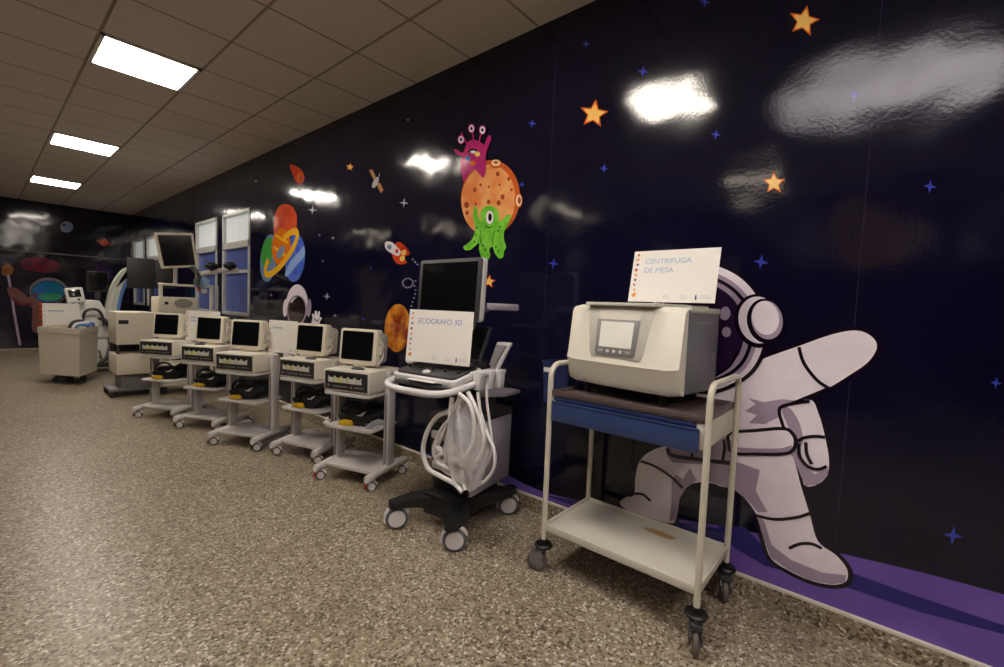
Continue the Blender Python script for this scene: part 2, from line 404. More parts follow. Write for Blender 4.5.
# big dabbing astronaut
W = .013
d = Decal()
torso = [(763, 360), (740, 352), (712, 356), (688, 372), (672, 398), (666, 425), (667, 452), (700, 470), (740, 470), (790, 452), (791, 440), (783, 420), (779, 405), (800, 392), (785, 372)]
arm = [(755, 366), (763, 359), (799, 346), (832, 334.5), (856, 330.5), (871, 336), (877, 347), (868, 362), (848, 376), (829, 387.5), (804, 399), (780, 407), (760, 398)]
arm2 = [(779, 408), (792, 402), (811, 400), (818, 412), (824, 432), (829, 459), (827, 475), (818, 484), (806, 486), (801, 475), (791, 450), (784, 430)]
rleg = [(734, 450), (765, 449), (790, 452), (801, 486), (810, 515), (818, 541), (836, 555), (847, 569), (846, 581), (832, 584.5), (810, 580), (788, 570), (771, 558), (763, 536), (756, 514), (745, 498), (733, 489), (716, 484), (705, 470)]
lleg = [(667, 446), (648, 453), (639, 463), (635.5, 478), (634, 495), (626, 497), (620, 503), (628, 510), (646, 516), (670, 523), (676, 518), (679.5, 498), (686, 486), (703, 482), (725, 484), (735, 470), (735, 452), (700, 446)]
for s_ in (arm2, lleg, rleg, torso, arm): d.stroke(s_+s_[:0], .034, I_K, True, True)
for s_ in (arm2, lleg, rleg, torso, arm): d.fill(s_, I_W)
# shades
d.fill([(764, 402), (748, 398), (756, 404), (745, 411), (757, 415), (749, 423), (765, 424), (781, 416), (779, 407), (800, 401), (782, 399)], I_S, False)
d.fill([(790, 449), (801, 476), (806, 486), (818, 484), (828, 475), (828, 468), (815, 474), (804, 465), (796, 450)], I_S, False)
d.fill([(782, 410), (790, 408), (800, 424), (803, 442), (797, 446), (790, 430)], I_S)
d.fill([(712, 456), (738, 462), (760, 470), (756, 490), (761, 500), (768, 512), (758, 512), (748, 500), (735, 490), (718, 484), (705, 480)], I_S, False)
d.fill([(757, 514), (764, 520), (772, 545), (792, 560), (822, 572), (846, 575), (845, 582), (832, 584), (808, 579), (788, 569), (771, 557), (763, 536)], I_S, False)
d.fill([(676, 474), (683, 479), (690, 468), (697, 480), (686, 488), (680, 498), (677, 518), (670, 521), (672, 500), (672, 482)], I_S, False)
d.fill([(666, 446), (668, 456), (672, 462), (726, 466), (735, 456), (735, 440), (690, 430), (668, 430)], I_S, False)
# seams
for s_, w_ in (([(668, 448), (672, 455), (700, 459.5), (722, 462), (733, 463)], .02), ([(799, 347), (804, 363), (817, 380), (829, 388)], W), ([(756, 515), (775, 519), (797, 517), (810, 513)], W),
               ([(789, 548), (800, 543.5), (812, 543.5), (822, 548)], W), ([(641, 461), (655, 466), (672, 477), (683, 488)], W), ([(634.5, 493.5), (643, 494), (651, 500.5)], W),
               ([(798, 441), (804, 437.5), (815, 436), (825, 437)], W), ([(799, 443), (800, 456), (808, 466), (818, 469), (827, 466)], W), ([(806, 442), (807, 454), (812, 464)], W),
               ([(810, 401), (796, 403), (780, 408), (783, 425), (788, 436)], W), ([(779, 408), (800, 400), (829, 388)], W*.9), ([(724, 440), (725, 448), (723, 460)], W), ([(692, 450), (693, 460)], W)):
    d.stroke(s_, w_, I_K)
# belt
belt = [(732, 434), (755, 432), (783, 430), (791, 434), (794, 441), (791, 449), (780, 452), (755, 452), (734, 451), (731, 442)]
d.stroke(belt, .03, I_K, True, True); d.fill(belt, I_W)
d.fill([(733, 447), (755, 448), (780, 448), (792, 445), (790, 450), (780, 452), (755, 452), (734, 451)], I_S)
# helmet
helm = [(700, 262), (720, 267), (738, 276), (752, 289), (761, 305), (765, 328), (762, 350), (752, 369), (735, 382), (712, 390), (690, 386), (668, 372), (655, 346), (652, 315), (660, 288), (678, 268)]
cx_, cy_ = 708, 328
def sc_(pts, k, dx=0, dy=0): return [(cx_+(x-cx_)*k+dx, cy_+(y-cy_)*k+dy) for x, y in pts]
d.stroke(helm, .035, I_K, True, True); d.fill(helm, I_W)
d.fill(sc_(helm, .93, -3, 2), I_S); d.fill(sc_(helm, .86, -3, 2), I_K); d.fill(sc_(helm, .81, -4, 2), I_S); d.fill(sc_(helm, .75, -6, 2), I_VIS)
d.fill([(722, 309), (728, 307), (731, 314), (727, 320), (721, 318)], I_S); d.ell(727, 332, 4.5, 5, I_S)
d.stroke([(738, 352), (730, 366), (715, 376)], .012, I_K)
# ear cup
d.ell(758, 321, 23, 27, I_K, -12); d.ell(759, 320, 20, 23.5, I_W, -12); d.ell(766, 321, 18.5, 22.5, I_K, -12); d.ell(767.5, 320, 15.5, 19.5, I_S, -12); d.ell(766, 318, 13.5, 17, I_W, -12)
d.done('astronaut_mural', 'big white cartoon astronaut printed on the wall behind the utility cart, one arm raised', 'wall mural')

def star(cx, cy, r, rot, label):
    d = Decal()
    def st(rr, k=.45):
        return [(cx+rr*(1 if i % 2 == 0 else k)*math.sin(math.radians(rot+36*i)), cy-rr*(1 if i % 2 == 0 else k)*math.cos(math.radians(rot+36*i))) for i in range(10)]
    d.fill(st(r), I_O, False); d.fill(st(r*.74, .5), I_Y, False)
    d.done('star_decal', label, 'wall star', 'orange and yellow stars on the wall')
star(804, 21, 16.5, 12, 'large orange five-pointed wall star, highest of all near the ceiling')
star(594, 114, 15, 8, 'large orange five-pointed wall star left of the bright lamp reflection')
star(774, 183, 12, 0, 'orange five-pointed wall star above the astronaut helmet')
star(489, 281.5, 7, 8, 'small orange five-pointed star partly behind the ultrasound monitor')
star(500, 392, 6, 20, 'small orange star low on the wall behind the ultrasound unit')
star(350, 167, 4.5, 8, 'tiny orange star left of the winged satellite')
def spark(cx, cy, r, m, label, grp, rot=8, k=.3):
    d = Decal()
    d.fill([(cx+r*(1 if i % 2 == 0 else k)*math.sin(math.radians(rot+45*i)), cy-r*(1 if i % 2 == 0 else k)*math.cos(math.radians(rot+45*i))) for i in range(8)], m, False)
    d.done('sparkle_decal', label, 'wall sparkle', grp)
BG = 'blue four-pointed sparkles on the wall'
for cx, cy, r, lb in ((643, 71.5, 6, 'blue sparkle above the brightest lamp reflection'), (532, 123.5, 5, 'blue sparkle left of the large orange star'), (604, 168.5, 5, 'blue sparkle below the large orange star and lamp reflection'),
                      (716, 134.5, 5.5, 'blue sparkle right of the brightest lamp reflection'), (855, 95, 7, 'blue sparkle inside the broad grey reflection'), (930, 186.5, 7, 'blue sparkle high at the right edge of the wall'),
                      (761, 262, 8, 'blue sparkle just above the astronaut helmet'), (553.5, 263.5, 5.5, 'blue sparkle left of the centrifuge sign card'), (953, 535.5, 10, 'biggest blue sparkle, low on the wall right of the astronaut boot'),
                      (586, 44, 4, 'faint blue sparkle beside the ceiling edge'), (705, 2, 6, 'blue sparkle cut by the top of the wall view'), (522, 184.5, 3.5, 'small blue sparkle touching the right side of the orange planet'),
                      (996, 383, 6, 'blue sparkle at the right edge level with the centrifuge deck'), (371, 268, 2.5, 'small blue sparkle below the little rocket'), (363, 319, 2.2, 'small blue sparkle above the nearest beige monitor')):
    spark(cx, cy, r, I_BL, lb, BG)
WG = 'tiny white sparkles on the wall'
for cx, cy, r, lb in ((312.5, 210, 5, 'thin tall white sparkle under the lamp reflection by the ringed planets'), (327, 296.5, 4, 'white sparkle right of the small astronaut helmet'), (319.5, 235, 2, 'tiny white sparkle left of centre above the dim olive reflection'),
                      (333, 238, 2, 'tiny white sparkle above the dim olive reflection, right one'), (323, 261, 1.6, 'tiny white sparkle at the top of the dim olive reflection'), (335, 315.5, 1.8, 'tiny white sparkle above the second nearest beige monitor'),
                      (271, 295, 2, 'tiny white sparkle left of the small astronaut helmet'), (256, 181, 2.5, 'tiny white sparkle high above the ringed planets'), (404, 203, 5, 'thin white vertical glint above the little rocket'), (408, 120, 2, 'tiny white sparkle near the ceiling edge')):
    spark(cx, cy, r, I_DOT, lb, WG, 5, .25)

# orange planet with the two monsters
I_PL = ink('ink planet orange', (238, 176, 112), (232, 138, 76), 6); I_PR = ink('ink planet rust', (204, 92, 42)); I_PC = ink('ink planet crater', (168, 74, 44)); I_PY = ink('ink planet cream', (246, 208, 160))
I_PK = ink('ink monster pink', (176, 36, 108), (196, 50, 122)); I_GR = ink('ink monster green', (104, 190, 52), (136, 214, 74), 12); I_GD = ink('ink monster dark green', (30, 90, 34))
d = Decal()
d.ell(490.5, 198, 29.5, 38, I_PR, 4); d.ell(488.5, 200, 27, 35.5, I_PL, 4)
d.ell(496, 164, 6, 4.5, I_PR); d.ell(496, 163, 4.5, 3.2, I_PY); d.ell(496, 162.5, 2.2, 1.3, I_PC)
d.ell(518.5, 200.5, 4, 7.5, I_PR); d.ell(519, 200.5, 3, 6, I_PY); d.ell(519.5, 200.5, 1.6, 3.5, I_PC)
for cx, cy, r in ((475, 190, 1.8), (498, 174, 1.9), (509, 179, 1.6), (489, 187, 1), (481, 185, 1.2), (503, 197, 2), (489, 202, 1.8), (499, 203, 2), (476, 204, 1.2), (467, 205, 2.5), (467.5, 213, 1.8), (512, 190, 1.2), (500, 185, 1)):
    d.ell(cx, cy, r, r*1.3, I_PC)
d.done('planet_mural', 'cratered orange planet printed on the wall between two cartoon monsters', 'wall mural')
d = Decal(first=-.008)
d.stroke([(471, 146), (467, 143), (462, 133)], .012, I_PK); d.stroke([(474, 142), (474, 136), (472.5, 130)], .012, I_PK); d.stroke([(480, 143), (481, 137), (483.5, 131)], .012, I_PK)
d.fill([(463, 176), (461, 165), (463, 157), (458, 155), (455, 150), (458, 150), (464, 153), (468, 143), (475, 140), (482, 143), (485, 145), (488, 138), (491, 135.5), (492, 140), (488, 150), (486.5, 158), (486.5, 170), (484, 178), (481, 175), (476, 170), (470, 174), (465, 182)], I_PK)
d.fill([(468, 153), (472, 149), (478, 150), (477, 153), (472, 152)], I_K)
d.fill([(471, 152), (474, 151), (477, 152), (474, 154)], I_W)
for cx, cy in ((462, 140), (472.5, 129), (483.5, 130.5)): d.ell(cx, cy, 3.4, 4.6, I_PK); d.ell(cx, cy, 2.7, 3.7, I_W); d.ell(cx, cy, 1.2, 1.8, I_K)
d.ell(469, 158.5, 2.5, 2.5, I_BL); d.ell(478.5, 154.5, 2.7, 2.4, I_Y); d.ell(474, 163.5, 3, 2.4, I_O)
d.done('pink_monster_mural', 'pink cartoon monster with three eyes on stalks printed on the wall', 'wall mural')
d = Decal(first=-.008)
d.fill([(475, 207), (478, 208), (479, 216), (482, 221), (481, 213), (486, 207), (492, 206), (498, 210), (500, 217), (499, 222), (504, 219), (508, 215), (512, 216), (509, 224), (505, 232), (505, 240),
        (507, 247), (505, 251), (504, 257), (500, 258.5), (496, 254), (493, 247), (490, 250), (491, 256), (488, 260.5), (483, 259), (480, 250), (480, 243), (476, 246), (471, 250), (466, 250), (464, 247), (468, 244), (473, 239), (476, 230), (474, 217)], I_GR)
d.ell(490.5, 217.5, 3.6, 6.6, I_W); d.ell(490.8, 217.5, 1.9, 4, I_K); d.stroke([(486, 226), (490, 228), (494, 226)], .007, I_K)
for cx, cy in ((477, 235), (475, 242), (484, 246), (486, 250), (497, 247), (499, 251), (499, 231), (501, 227), (478, 228)): d.ell(cx, cy, .8, 1.2, I_GD)
d.stroke([(482, 230), (481, 238), (483, 246)], .006, I_GD); d.stroke([(496, 231), (494, 238), (494, 246)], .006, I_GD)
d.done('green_monster_mural', 'green one-eyed cartoon octopus printed below the orange planet', 'wall mural')

# ringed planets
d = Decal()
I_BP = ink('ink planet blue', (58, 90, 190), (80, 112, 210)); I_BQ = ink('ink planet light blue', (140, 170, 224)); I_G2 = ink('ink planet green', (70, 160, 70)); I_RD = ink('ink planet red', (196, 52, 26), (222, 84, 40), 4)
I_OR = ink('ink planet amber', (222, 118, 28)); I_AY = ink('ink ring yellow', (240, 180, 40)); I_GY = ink('ink planet grey blue', (112, 140, 176))
d.ell(269, 258, 8.5, 24, I_GY, 6); d.ell(267.5, 252, 6, 15, I_G2, 10)
d.ell(295, 258, 10, 24, I_BP, 4); d.fill([(285, 274), (290, 262), (299, 252), (304, 246), (304.5, 256), (296, 266), (288, 276)], I_BQ)
d.ell(286, 217, 12, 15, I_K, -4); d.ell(286, 218, 11, 14, I_RD, -4); d.fill([(274, 218), (297, 218), (297, 232), (274, 235)], I_RD, False)
d.ell(281.5, 247, 9.5, 19, I_OR, 2); d.stroke([(275, 235), (288, 243)], .035, I_AY, False); d.stroke([(274, 247), (286, 256)], .035, I_AY, False)
d.ell(281, 252, 7, 3, I_GY, -65)
d.ring(281.5, 253, 26, 7.5, .075, I_AY, -55, -60, 240)
d.done('ringed_planets_mural', 'red, green, blue and ringed amber planets printed overlapping on the wall', 'wall mural')
# comet, satellite, rocket, brown planet
d = Decal(); d.fill([(289.5, 164.5), (296, 166), (302, 171), (304.5, 178), (301, 184), (296, 182), (293, 175)], I_RD); d.ell(300.5, 178, 3.6, 5.5, I_O); d.ell(301, 179, 2, 3.6, I_PC)
d.done('comet_mural', 'small red and orange comet printed high on the wall above the ringed planets', 'wall mural')
d = Decal(); d.fill([(369, 170), (372.5, 169.5), (376, 177), (373.5, 179.5)], I_TAN, False); d.fill([(376.5, 184), (380, 182.5), (383.5, 190), (381, 193.5)], I_TAN, False)
d.fill([(372, 186), (374, 180), (377, 177), (379, 180), (377, 185), (374, 188)], I_PALE); d.stroke([(378, 179), (380, 173.5)], .01, I_PALE, False)
d.done('satellite_mural', 'small tan-winged satellite printed on the wall near the ceiling', 'wall mural')
d = Decal(); d.fill([(396, 243), (400, 242.5), (406, 247), (410, 254), (404, 257), (407, 263), (398, 264), (393, 258), (392, 250)], I_RD)
d.fill([(385, 243), (388, 241.5), (393, 243), (399, 249), (401, 252), (398, 256), (391, 253), (386, 249)], I_W)
d.ell(389.5, 247, 2.2, 2.6, I_GY); d.ell(397, 251, 1.6, 2.2, I_RD); d.ell(404, 252.5, 2.4, 3, I_Y, 30); d.ell(402.5, 258.5, 2.4, 3, I_Y, 30)
d.done('rocket_mural', 'little white and red rocket printed on the wall left of the ultrasound monitor', 'wall mural')
d = Decal(); path = [(408+5.2*math.cos(t), 283-4.6*math.sin(t)) for t in [2*PI*i/14 for i in range(14)]]+[(413, 259.5), (415.5, 262), (418, 264.5), (416, 281), (415, 286), (416, 290), (415.5, 294), (414.5, 298), (413, 302), (412, 306)]
for p_ in path: d.ell(p_[0], p_[1], .8, .8, I_DOT, n=8)
d.done('rocket_trail_mural', 'dotted looping white trail printed below the little rocket', 'wall mural')
d = Decal(); I_BR = ink('ink planet brown', (140, 50, 18), (226, 146, 52), 7)
d.ell(397.5, 328, 13, 24, I_BR, 3); d.done('brown_planet_mural', 'mottled brown and orange planet printed behind the nearest beige monitor', 'wall mural')
# small astronaut
d = Decal()
d.fill([(284, 340), (287, 326), (294, 321), (304, 323), (309, 332), (312, 345), (311, 372), (280, 372), (280, 355)], I_W)
random.seed(3)
for i in range(26):
    x, y = random.uniform(283, 309), random.uniform(331, 368); d.stroke([(x, y), (x+random.uniform(-2, 3), y+random.uniform(1, 3)), (x+random.uniform(-3, 3), y+random.uniform(3, 5))], .014, I_K)
d.ell(297.5, 304.5, 10.8, 20, I_W, 2); d.ell(286, 308, 2.4, 9, I_W, 4); d.ell(309.5, 308, 2.4, 9, I_S, 4); d.ell(297.5, 310.5, 10, 15.5, I_S, 2); d.ell(297.3, 310, 8.8, 14, I_K, 2); d.ell(298, 311, 7.5, 12, ink('ink brown visor', (46, 32, 30)), 2)
d.fill([(291, 301), (294, 297.5), (298, 297), (295, 299.5), (292.5, 303)], I_PALE)
d.done('small_astronaut_mural', 'white astronaut with a dark oval visor printed behind the row of beige monitors', 'wall mural')
d = Decal(); d.fill([(311, 326), (312.5, 318), (312, 314), (313.5, 314), (314.5, 316), (315, 311.5), (316.5, 311), (317, 315), (318.5, 311.5), (320, 312), (319.5, 317), (321, 317), (322, 318.5), (320, 322), (319, 327), (314, 330)], I_W)
d.stroke([(314, 318), (317, 321), (319, 319)], .01, I_K)
d.done('glove_mural', 'raised white astronaut glove printed just right of the oval visor', 'wall mural')

# far wall pictures
def F(): return Decal(1, YF, -.004, -.006)
d = F(); d.ell(66.5, 227, 6.5, 5.5, I_S); d.ell(68, 227, 4.5, 4.5, I_GY); d.ell(64, 225, 1.5, 1.3, I_K); d.done('moon_mural', 'small grey moon printed high on the dark far wall', 'wall mural')
d = F(); d.ell(104, 242.5, 4.5, 3.4, I_PR); d.ring(104, 242.5, 7, 1.6, .02, I_PC, 12); d.done('red_planet_mural', 'small red ringed planet printed high on the far wall', 'wall mural')
d = F(); d.fill([(21, 262), (30, 257), (42, 257), (55, 261), (60, 267), (50, 273), (34, 271), (24, 269)], ink('ink crimson', (110, 22, 38), (76, 16, 54))); d.done('nebula_mural', 'crimson cloud shape printed on the far wall above the teal porthole', 'wall mural')
d = F(); d.fill([(95, 268), (101, 262), (108, 265), (113, 273), (108, 280), (98, 278)], ink('ink plum', (58, 30, 84), (40, 22, 60))); d.done('purple_cloud_mural', 'dim purple cloud printed on the far wall beside the corner', 'wall mural')
d = F(); d.ell(48.5, 291, 19, 13.5, ink('ink grey rim', (120, 112, 118))); d.ell(48.5, 292, 17.5, 11.5, I_K); d.ell(48.5, 291.5, 16.5, 10.5, ink('ink teal', (20, 120, 136), (38, 90, 176), 5)); d.ell(50, 297, 12, 4, ink('ink sea green', (50, 140, 110)))
d.done('porthole_mural', 'teal oval porthole with a pale rim printed on the far wall', 'wall mural')
d = F(); I_SK = ink('ink dusty pink', (118, 76, 74)); I_OC = ink('ink ochre', (130, 76, 28))
d.fill([(2, 267), (8, 264), (13, 268), (12, 274), (6, 276), (2, 274)], I_OC); d.stroke([(8, 275), (11, 290), (14, 312), (20, 345)], .035, I_S, False)
d.fill([(7, 289), (12, 287), (20, 290), (28, 297), (36, 293), (42, 302), (42, 330), (32, 330), (32, 308), (22, 304), (12, 300)], I_SK); d.stroke([(13, 298), (20, 304), (32, 304)], .05, ink('ink maroon', (110, 30, 50)), False)
for i in range(5): d.stroke([(39, 303+5*i), (42, 305+5*i)], .04, I_RD, False)
d.done('pole_figure_mural', 'pink suited cartoon figure with a long pole printed at the far wall left edge', 'wall mural')
# orange planet on the left wall, seen dimly mirrored in the mural gloss
bm = nb(); bmesh.ops.create_circle(bm, cap_ends=True, radius=.42, segments=40, matrix=Matrix.Translation((XL+.003, .2, 2.45)) @ Matrix.Rotation(PI/2, 4, 'Y'))
tag(obj('left_wall_planet_mural', bm, ink('ink bright amber', (240, 190, 60), (230, 150, 50)), smooth=False), 'amber planet printed on the left wall behind the camera side', 'wall mural')

# ------------------------------------------------------------------ castors
def castor(parent, x, y, r, w, z_top, housing, tyre, hub, rot=0, pedal=None, fork=True):
    """x,y in the parent's frame; wheel touches z=0; rolls along local x turned by rot"""
    R_ = Matrix.Rotation(rot, 4, 'Z'); T = Matrix.Translation((x, y, 0)) @ R_
    bm = nb(); t = nb()
    if not fork:
        a_ = [math.radians(q) for q in range(20, 201, 15)]
        out_ = [(-r*1.18*math.cos(q), r+r*1.18*math.sin(q)) for q in a_]; in_ = [(-r*.55*math.cos(q), r+r*.55*math.sin(q)) for q in a_[::-1]]
        prism(t, out_+in_, lambda a, b_: Vector((a, -w*.28, b_)), lambda a, b_: Vector((a, w*.28, b_)), bev=.002)
        cyl(t, (0, 0, 2.1*r), (0, 0, z_top+.012), r*.4)
    if fork:
        for s in (-1, 1):
            prism(t, [(-r*.55, r*1.0), (-r*.2, r*.75), (r*.25, r*.8), (r*.75, r*1.7), (r*.5, z_top-.004), (-r*.2, z_top-.004), (-r*.75, r*1.75)],
                  lambda a, b_: Vector((a, s*(w/2+.004), b_)), lambda a, b_: Vector((a, s*(w/2+.010), b_)))
        bx(t, -r*.5, r*.6, -w/2-.01, w/2+.01, min(2.05*r, z_top-.012), z_top, .002)
        cyl(t, (0, 0, z_top-.004), (0, 0, z_top+.012), r*.3)
    merge(bm, t, T); h = obj('castor', bm, housing, parent)
    bm = nb(); t = nb()
    for y_ in ((0,) if fork else (-w*.36, w*.36)):
        h_ = w/2 if fork else w*.2
        tube(t, [(0, y_-h_, r), (0, y_-h_+.003, r), (0, y_-h_/2, r), (0, y_+h_/2, r), (0, y_+h_-.003, r), (0, y_+h_, r)], [r*.84, r*.93, r, r, r*.93, r*.84], 28)
    merge(bm, t, T); wl = obj('wheel', bm, tyre, h)
    bm = nb(); t = nb(); cyl(t, (0, -w*(.5 if fork else .58)-.003, r), (0, w*(.5 if fork else .58)+.003, r), r*(.7 if fork else .76), 24, .003); merge(bm, t, T)
    if pedal:
        hb = bm; obj('wheel_hub', hb, hub, h)
        bm = nb(); t = nb(); bx(t, r*1.0, r*1.55, -w*.5, w*.5, r*.5, r*1.35, .005); merge(bm, t, T); q = obj('brake_pedal', bm, pedal, h); q['label'] = 'brake pedal'
    else: obj('wheel_hub', bm, hub, h)
    return h

# ------------------------------------------------------------------ utility cart (steel) with the centrifuge
X0, X1, Y0, Y1 = -.508, -.085, .47, 1.183
cart = thing('utility_cart', 'cream steel utility cart with a navy drawer, carrying the bench centrifuge', 'cart', ((X0+X1)/2, (Y0+Y1)/2, 0))
hx, hy = (X1-X0)/2, (Y1-Y0)/2
for s, in ((-1,), (1,)):
    bm = nb(); r = .013; c = .06; pts = [(-hx, s*hy, .14), (-hx, s*hy, .6)]
    pts += [(-hx+c-c*math.cos(a), s*hy, 1.02-c+c*math.sin(a)) for a in [PI/2*i/6 for i in range(7)]]
    pts += [(hx-c+c*math.sin(a), s*hy, 1.02-c+c*math.cos(a)) for a in [PI/2*i/6 for i in range(7)]]
    pts += [(hx, s*hy, .6), (hx, s*hy, .14)]
    tube(bm, pts, r, 12); obj('leg_frame', bm, CREAMM, cart)
bm = nb(); bx(bm, -hx-.004, hx+.004, -hy+.01, hy-.01, .872, .884, .003)
for a in ((-hx-.004, -hx+.01, -hy+.01, hy-.01), (hx-.01, hx+.004, -hy+.01, hy-.01), (-hx, hx, -hy+.012, -hy+.024), (-hx, hx, hy-.024, hy-.012)): bx(bm, *a, .876, .9, .002)
obj('top_tray', bm, DECK, cart)['label'] = 'worn brown tray top'
bm = nb()
for s in (-1, 1): bx(bm, -hx+.012, hx-.012, s*(hy-.014)-.006, s*(hy-.014)+.006, .77, .872, .002)
bx(bm, hx-.02, hx-.008, -hy+.02, hy-.02, .77, .872, .002); bx(bm, -hx+.002, -hx+.012, -hy+.013, -hy+.045, .77, .872, .002); bx(bm, -hx+.002, -hx+.012, hy-.03, hy-.013, .77, .872, .002)
obj('side_panels', bm, CREAMM, cart)
bm = nb(); bx(bm, -hx-.016, -hx+.004, -hy+.03, hy-.022, .757, .846, .003); bx(bm, -hx+.004, hx-.04, -hy+.05, hy-.03, .772, .835); bx(bm, -hx-.02, -hx-.006, -hy+.03, hy-.022, .846, .852, .002)
dr = obj('drawer', bm, BLUE, cart)
bm = nb(); bx(bm, -hx-.004, -hx+.008, -hy+.045, hy-.022, .854, .868, .002); obj('drawer_rail', bm, BLUEP, cart)
bm = nb(); bx(bm, -hx-.005, hx+.005, -hy, hy, .226, .233, .002)
for a in ((-hx-.006, -hx+.004, -hy, hy), (hx-.004, hx+.006, -hy, hy), (-hx, hx, -hy-.006, -hy+.004), (-hx, hx, hy-.004, hy+.006)): bx(bm, *a, .212, .246, .002)
shm = bpy.data.materials.new('shelf paint with rust'); shm.use_nodes = True; nt = shm.node_tree; b = nt.nodes['Principled BSDF']; L = nt.links.new
tc = nt.nodes.new('ShaderNodeTexCoord'); nz = nt.nodes.new('ShaderNodeTexNoise'); nz.inputs['Scale'].default_value = 9; nz.inputs['Detail'].default_value = 5; L(tc.outputs['Object'], nz.inputs['Vector'])
vd = nt.nodes.new('ShaderNodeVectorMath'); vd.operation = 'SUBTRACT'; vd.inputs[1].default_value = (.12, -.08, .21); L(tc.outputs['Object'], vd.inputs[0])
vs = nt.nodes.new('ShaderNodeVectorMath'); vs.operation = 'MULTIPLY'; vs.inputs[1].default_value = (26, 9, 1); L(vd.outputs[0], vs.inputs[0])
vl = nt.nodes.new('ShaderNodeVectorMath'); vl.operation = 'LENGTH'; L(vs.outputs[0], vl.inputs[0])
ms = nt.nodes.new('ShaderNodeMath'); ms.operation = 'SUBTRACT'; ms.inputs[0].default_value = 1.25; L(vl.outputs['Value'], ms.inputs[1])
mm = nt.nodes.new('ShaderNodeMath'); mm.operation = 'MULTIPLY'; L(ms.outputs[0], mm.inputs[0]); L(nz.outputs['Fac'], mm.inputs[1])
crr = nt.nodes.new('ShaderNodeValToRGB'); crr.color_ramp.elements[0].position = .2; crr.color_ramp.elements[1].position = .4; crr.color_ramp.elements[0].color = srgb((200, 196, 184)); crr.color_ramp.elements[1].color = srgb((160, 124, 70)); L(mm.outputs[0], crr.inputs[0])
L(crr.outputs[0], b.inputs['Base Color']); b.inputs['Roughness'].default_value = .4
obj('lower_shelf', bm, shm, cart)
for sx_, sy_, rot in ((-1, -1, .35), (-1, 1, -1.35), (1, -1, .3), (1, 1, .2)):
    bm = nb(); x, y = sx_*hx, sy_*hy
    cyl(bm, (x, y, .128), (x, y, .148), .043, 24, .006); cyl(bm, (x, y, .118), (x, y, .168), .018, 20)
    obj('bumper', bm, BLACK, cart)
    ox, oy = math.cos(rot)*.03, math.sin(rot)*.03
    castor(cart, x-ox, y-oy, .05, .026, .124, GREYP if sx_ < 0 and sy_ > 0 else DGREY, TYRED, GREYP, rot)
# blue bin behind the left end
bm = nb()
def ringpt(z, k, o=0): return [Vector((x*k, y*k, z)) for x, y in rrect(.115, .17, .02)]
rs = [ringpt(z, k) for z, k in ((.0, .86), (.21, .98), (.212, 1.03), (.222, 1.03), (.222, .95), (.01, .8))]
vv = [[bm.verts.new(p) for p in q] for q in rs]
for A, B in zip(vv, vv[1:]):
    for i in range(len(A)): bm.faces.new((A[i], A[(i+1) % len(A)], B[(i+1) % len(B)], B[i]))
bm.faces.new(vv[0]); bm.faces.new(vv[-1])
binn = thing('bin', 'dark blue bin with white label, hung at the far end of the utility cart', 'bin', (-.275, 1.283, .785))
obj('bin_body', bm, BLUEP, binn)
bm = nb(); bx(bm, -.0605, -.058, .01, .065, .166, .19); obj('bin_label', bm, LABELW, binn)
bm = nb(); bx(bm, -.02, .02, -.088, -.076, .15, .17); obj('hanger', bm, BLUEP, binn)

# centrifuge
cz = .914
cen = thing('centrifuge', 'cream bench centrifuge with a touch screen, on top of the steel cart', 'centrifuge', (-.428, .898, cz), (0, 0, -.12))
cw = .286; dp = .395
prof = [(.055, .03), (.075, .018), (dp-.02, .018), (dp, .035), (dp, .37), (dp-.012, .395), (.075, .395), (.05, .388), (.03, .36), (.012, .20), (0, .15), (.012, .13), (.03, .06)]
# inner grey body (sides) and cream front shell
bm = nb()
prism(bm, [(.06, .03), (dp-.02, .025), (dp, .04), (dp, .375), (dp-.02, .385), (.06, .385)], lambda a, c: Vector((a, -cw+.004, c)), lambda a, c: Vector((a, cw-.004, c)), bev=.006)
obj('body', bm, CENTS, cen)['label'] = 'grey side casing'
bm = nb()
# shell lofted over the width so the front face bulges slightly
fr = [(.062, .395), (.05, .392), (.034, .375), (.006, .148), (0, .134), (.008, .118), (.022, .05), (.034, .028), (.05, .022), (.062, .022)]
N = 12; secs = []
for i in range(N+1):
    u = -1+2*i/N; y = u*cw; bul = .022*(1-u*u); ed = .012*max(0, abs(u)-.9)/.1
    secs.append([bm.verts.new((a-bul*(1 if a < .1 else 0)+ed, y, c-(ed if c > .2 else -ed)*.6)) for a, c in fr])
for A, B in zip(secs, secs[1:]):
    for k in range(len(fr)-1): bm.faces.new((A[k], A[k+1], B[k+1], B[k]))
bm.faces.new(secs[0]); bm.faces.new(secs[-1][::-1])
for k, in ((0,),):
    for A, B in zip(secs, secs[1:]): bm.faces.new((A[0], B[0], B[-1], A[-1]))
obj('front_shell', bm, CENTF, cen)
def fx(z): # front face x at height z (middle of the width)
    return (.034-.006)*(z-.165)/(.375-.165)+.006-.0215
def fpt(y, z, off): return Vector((fx(z)+.02*(y/cw)**2-off, y, z))
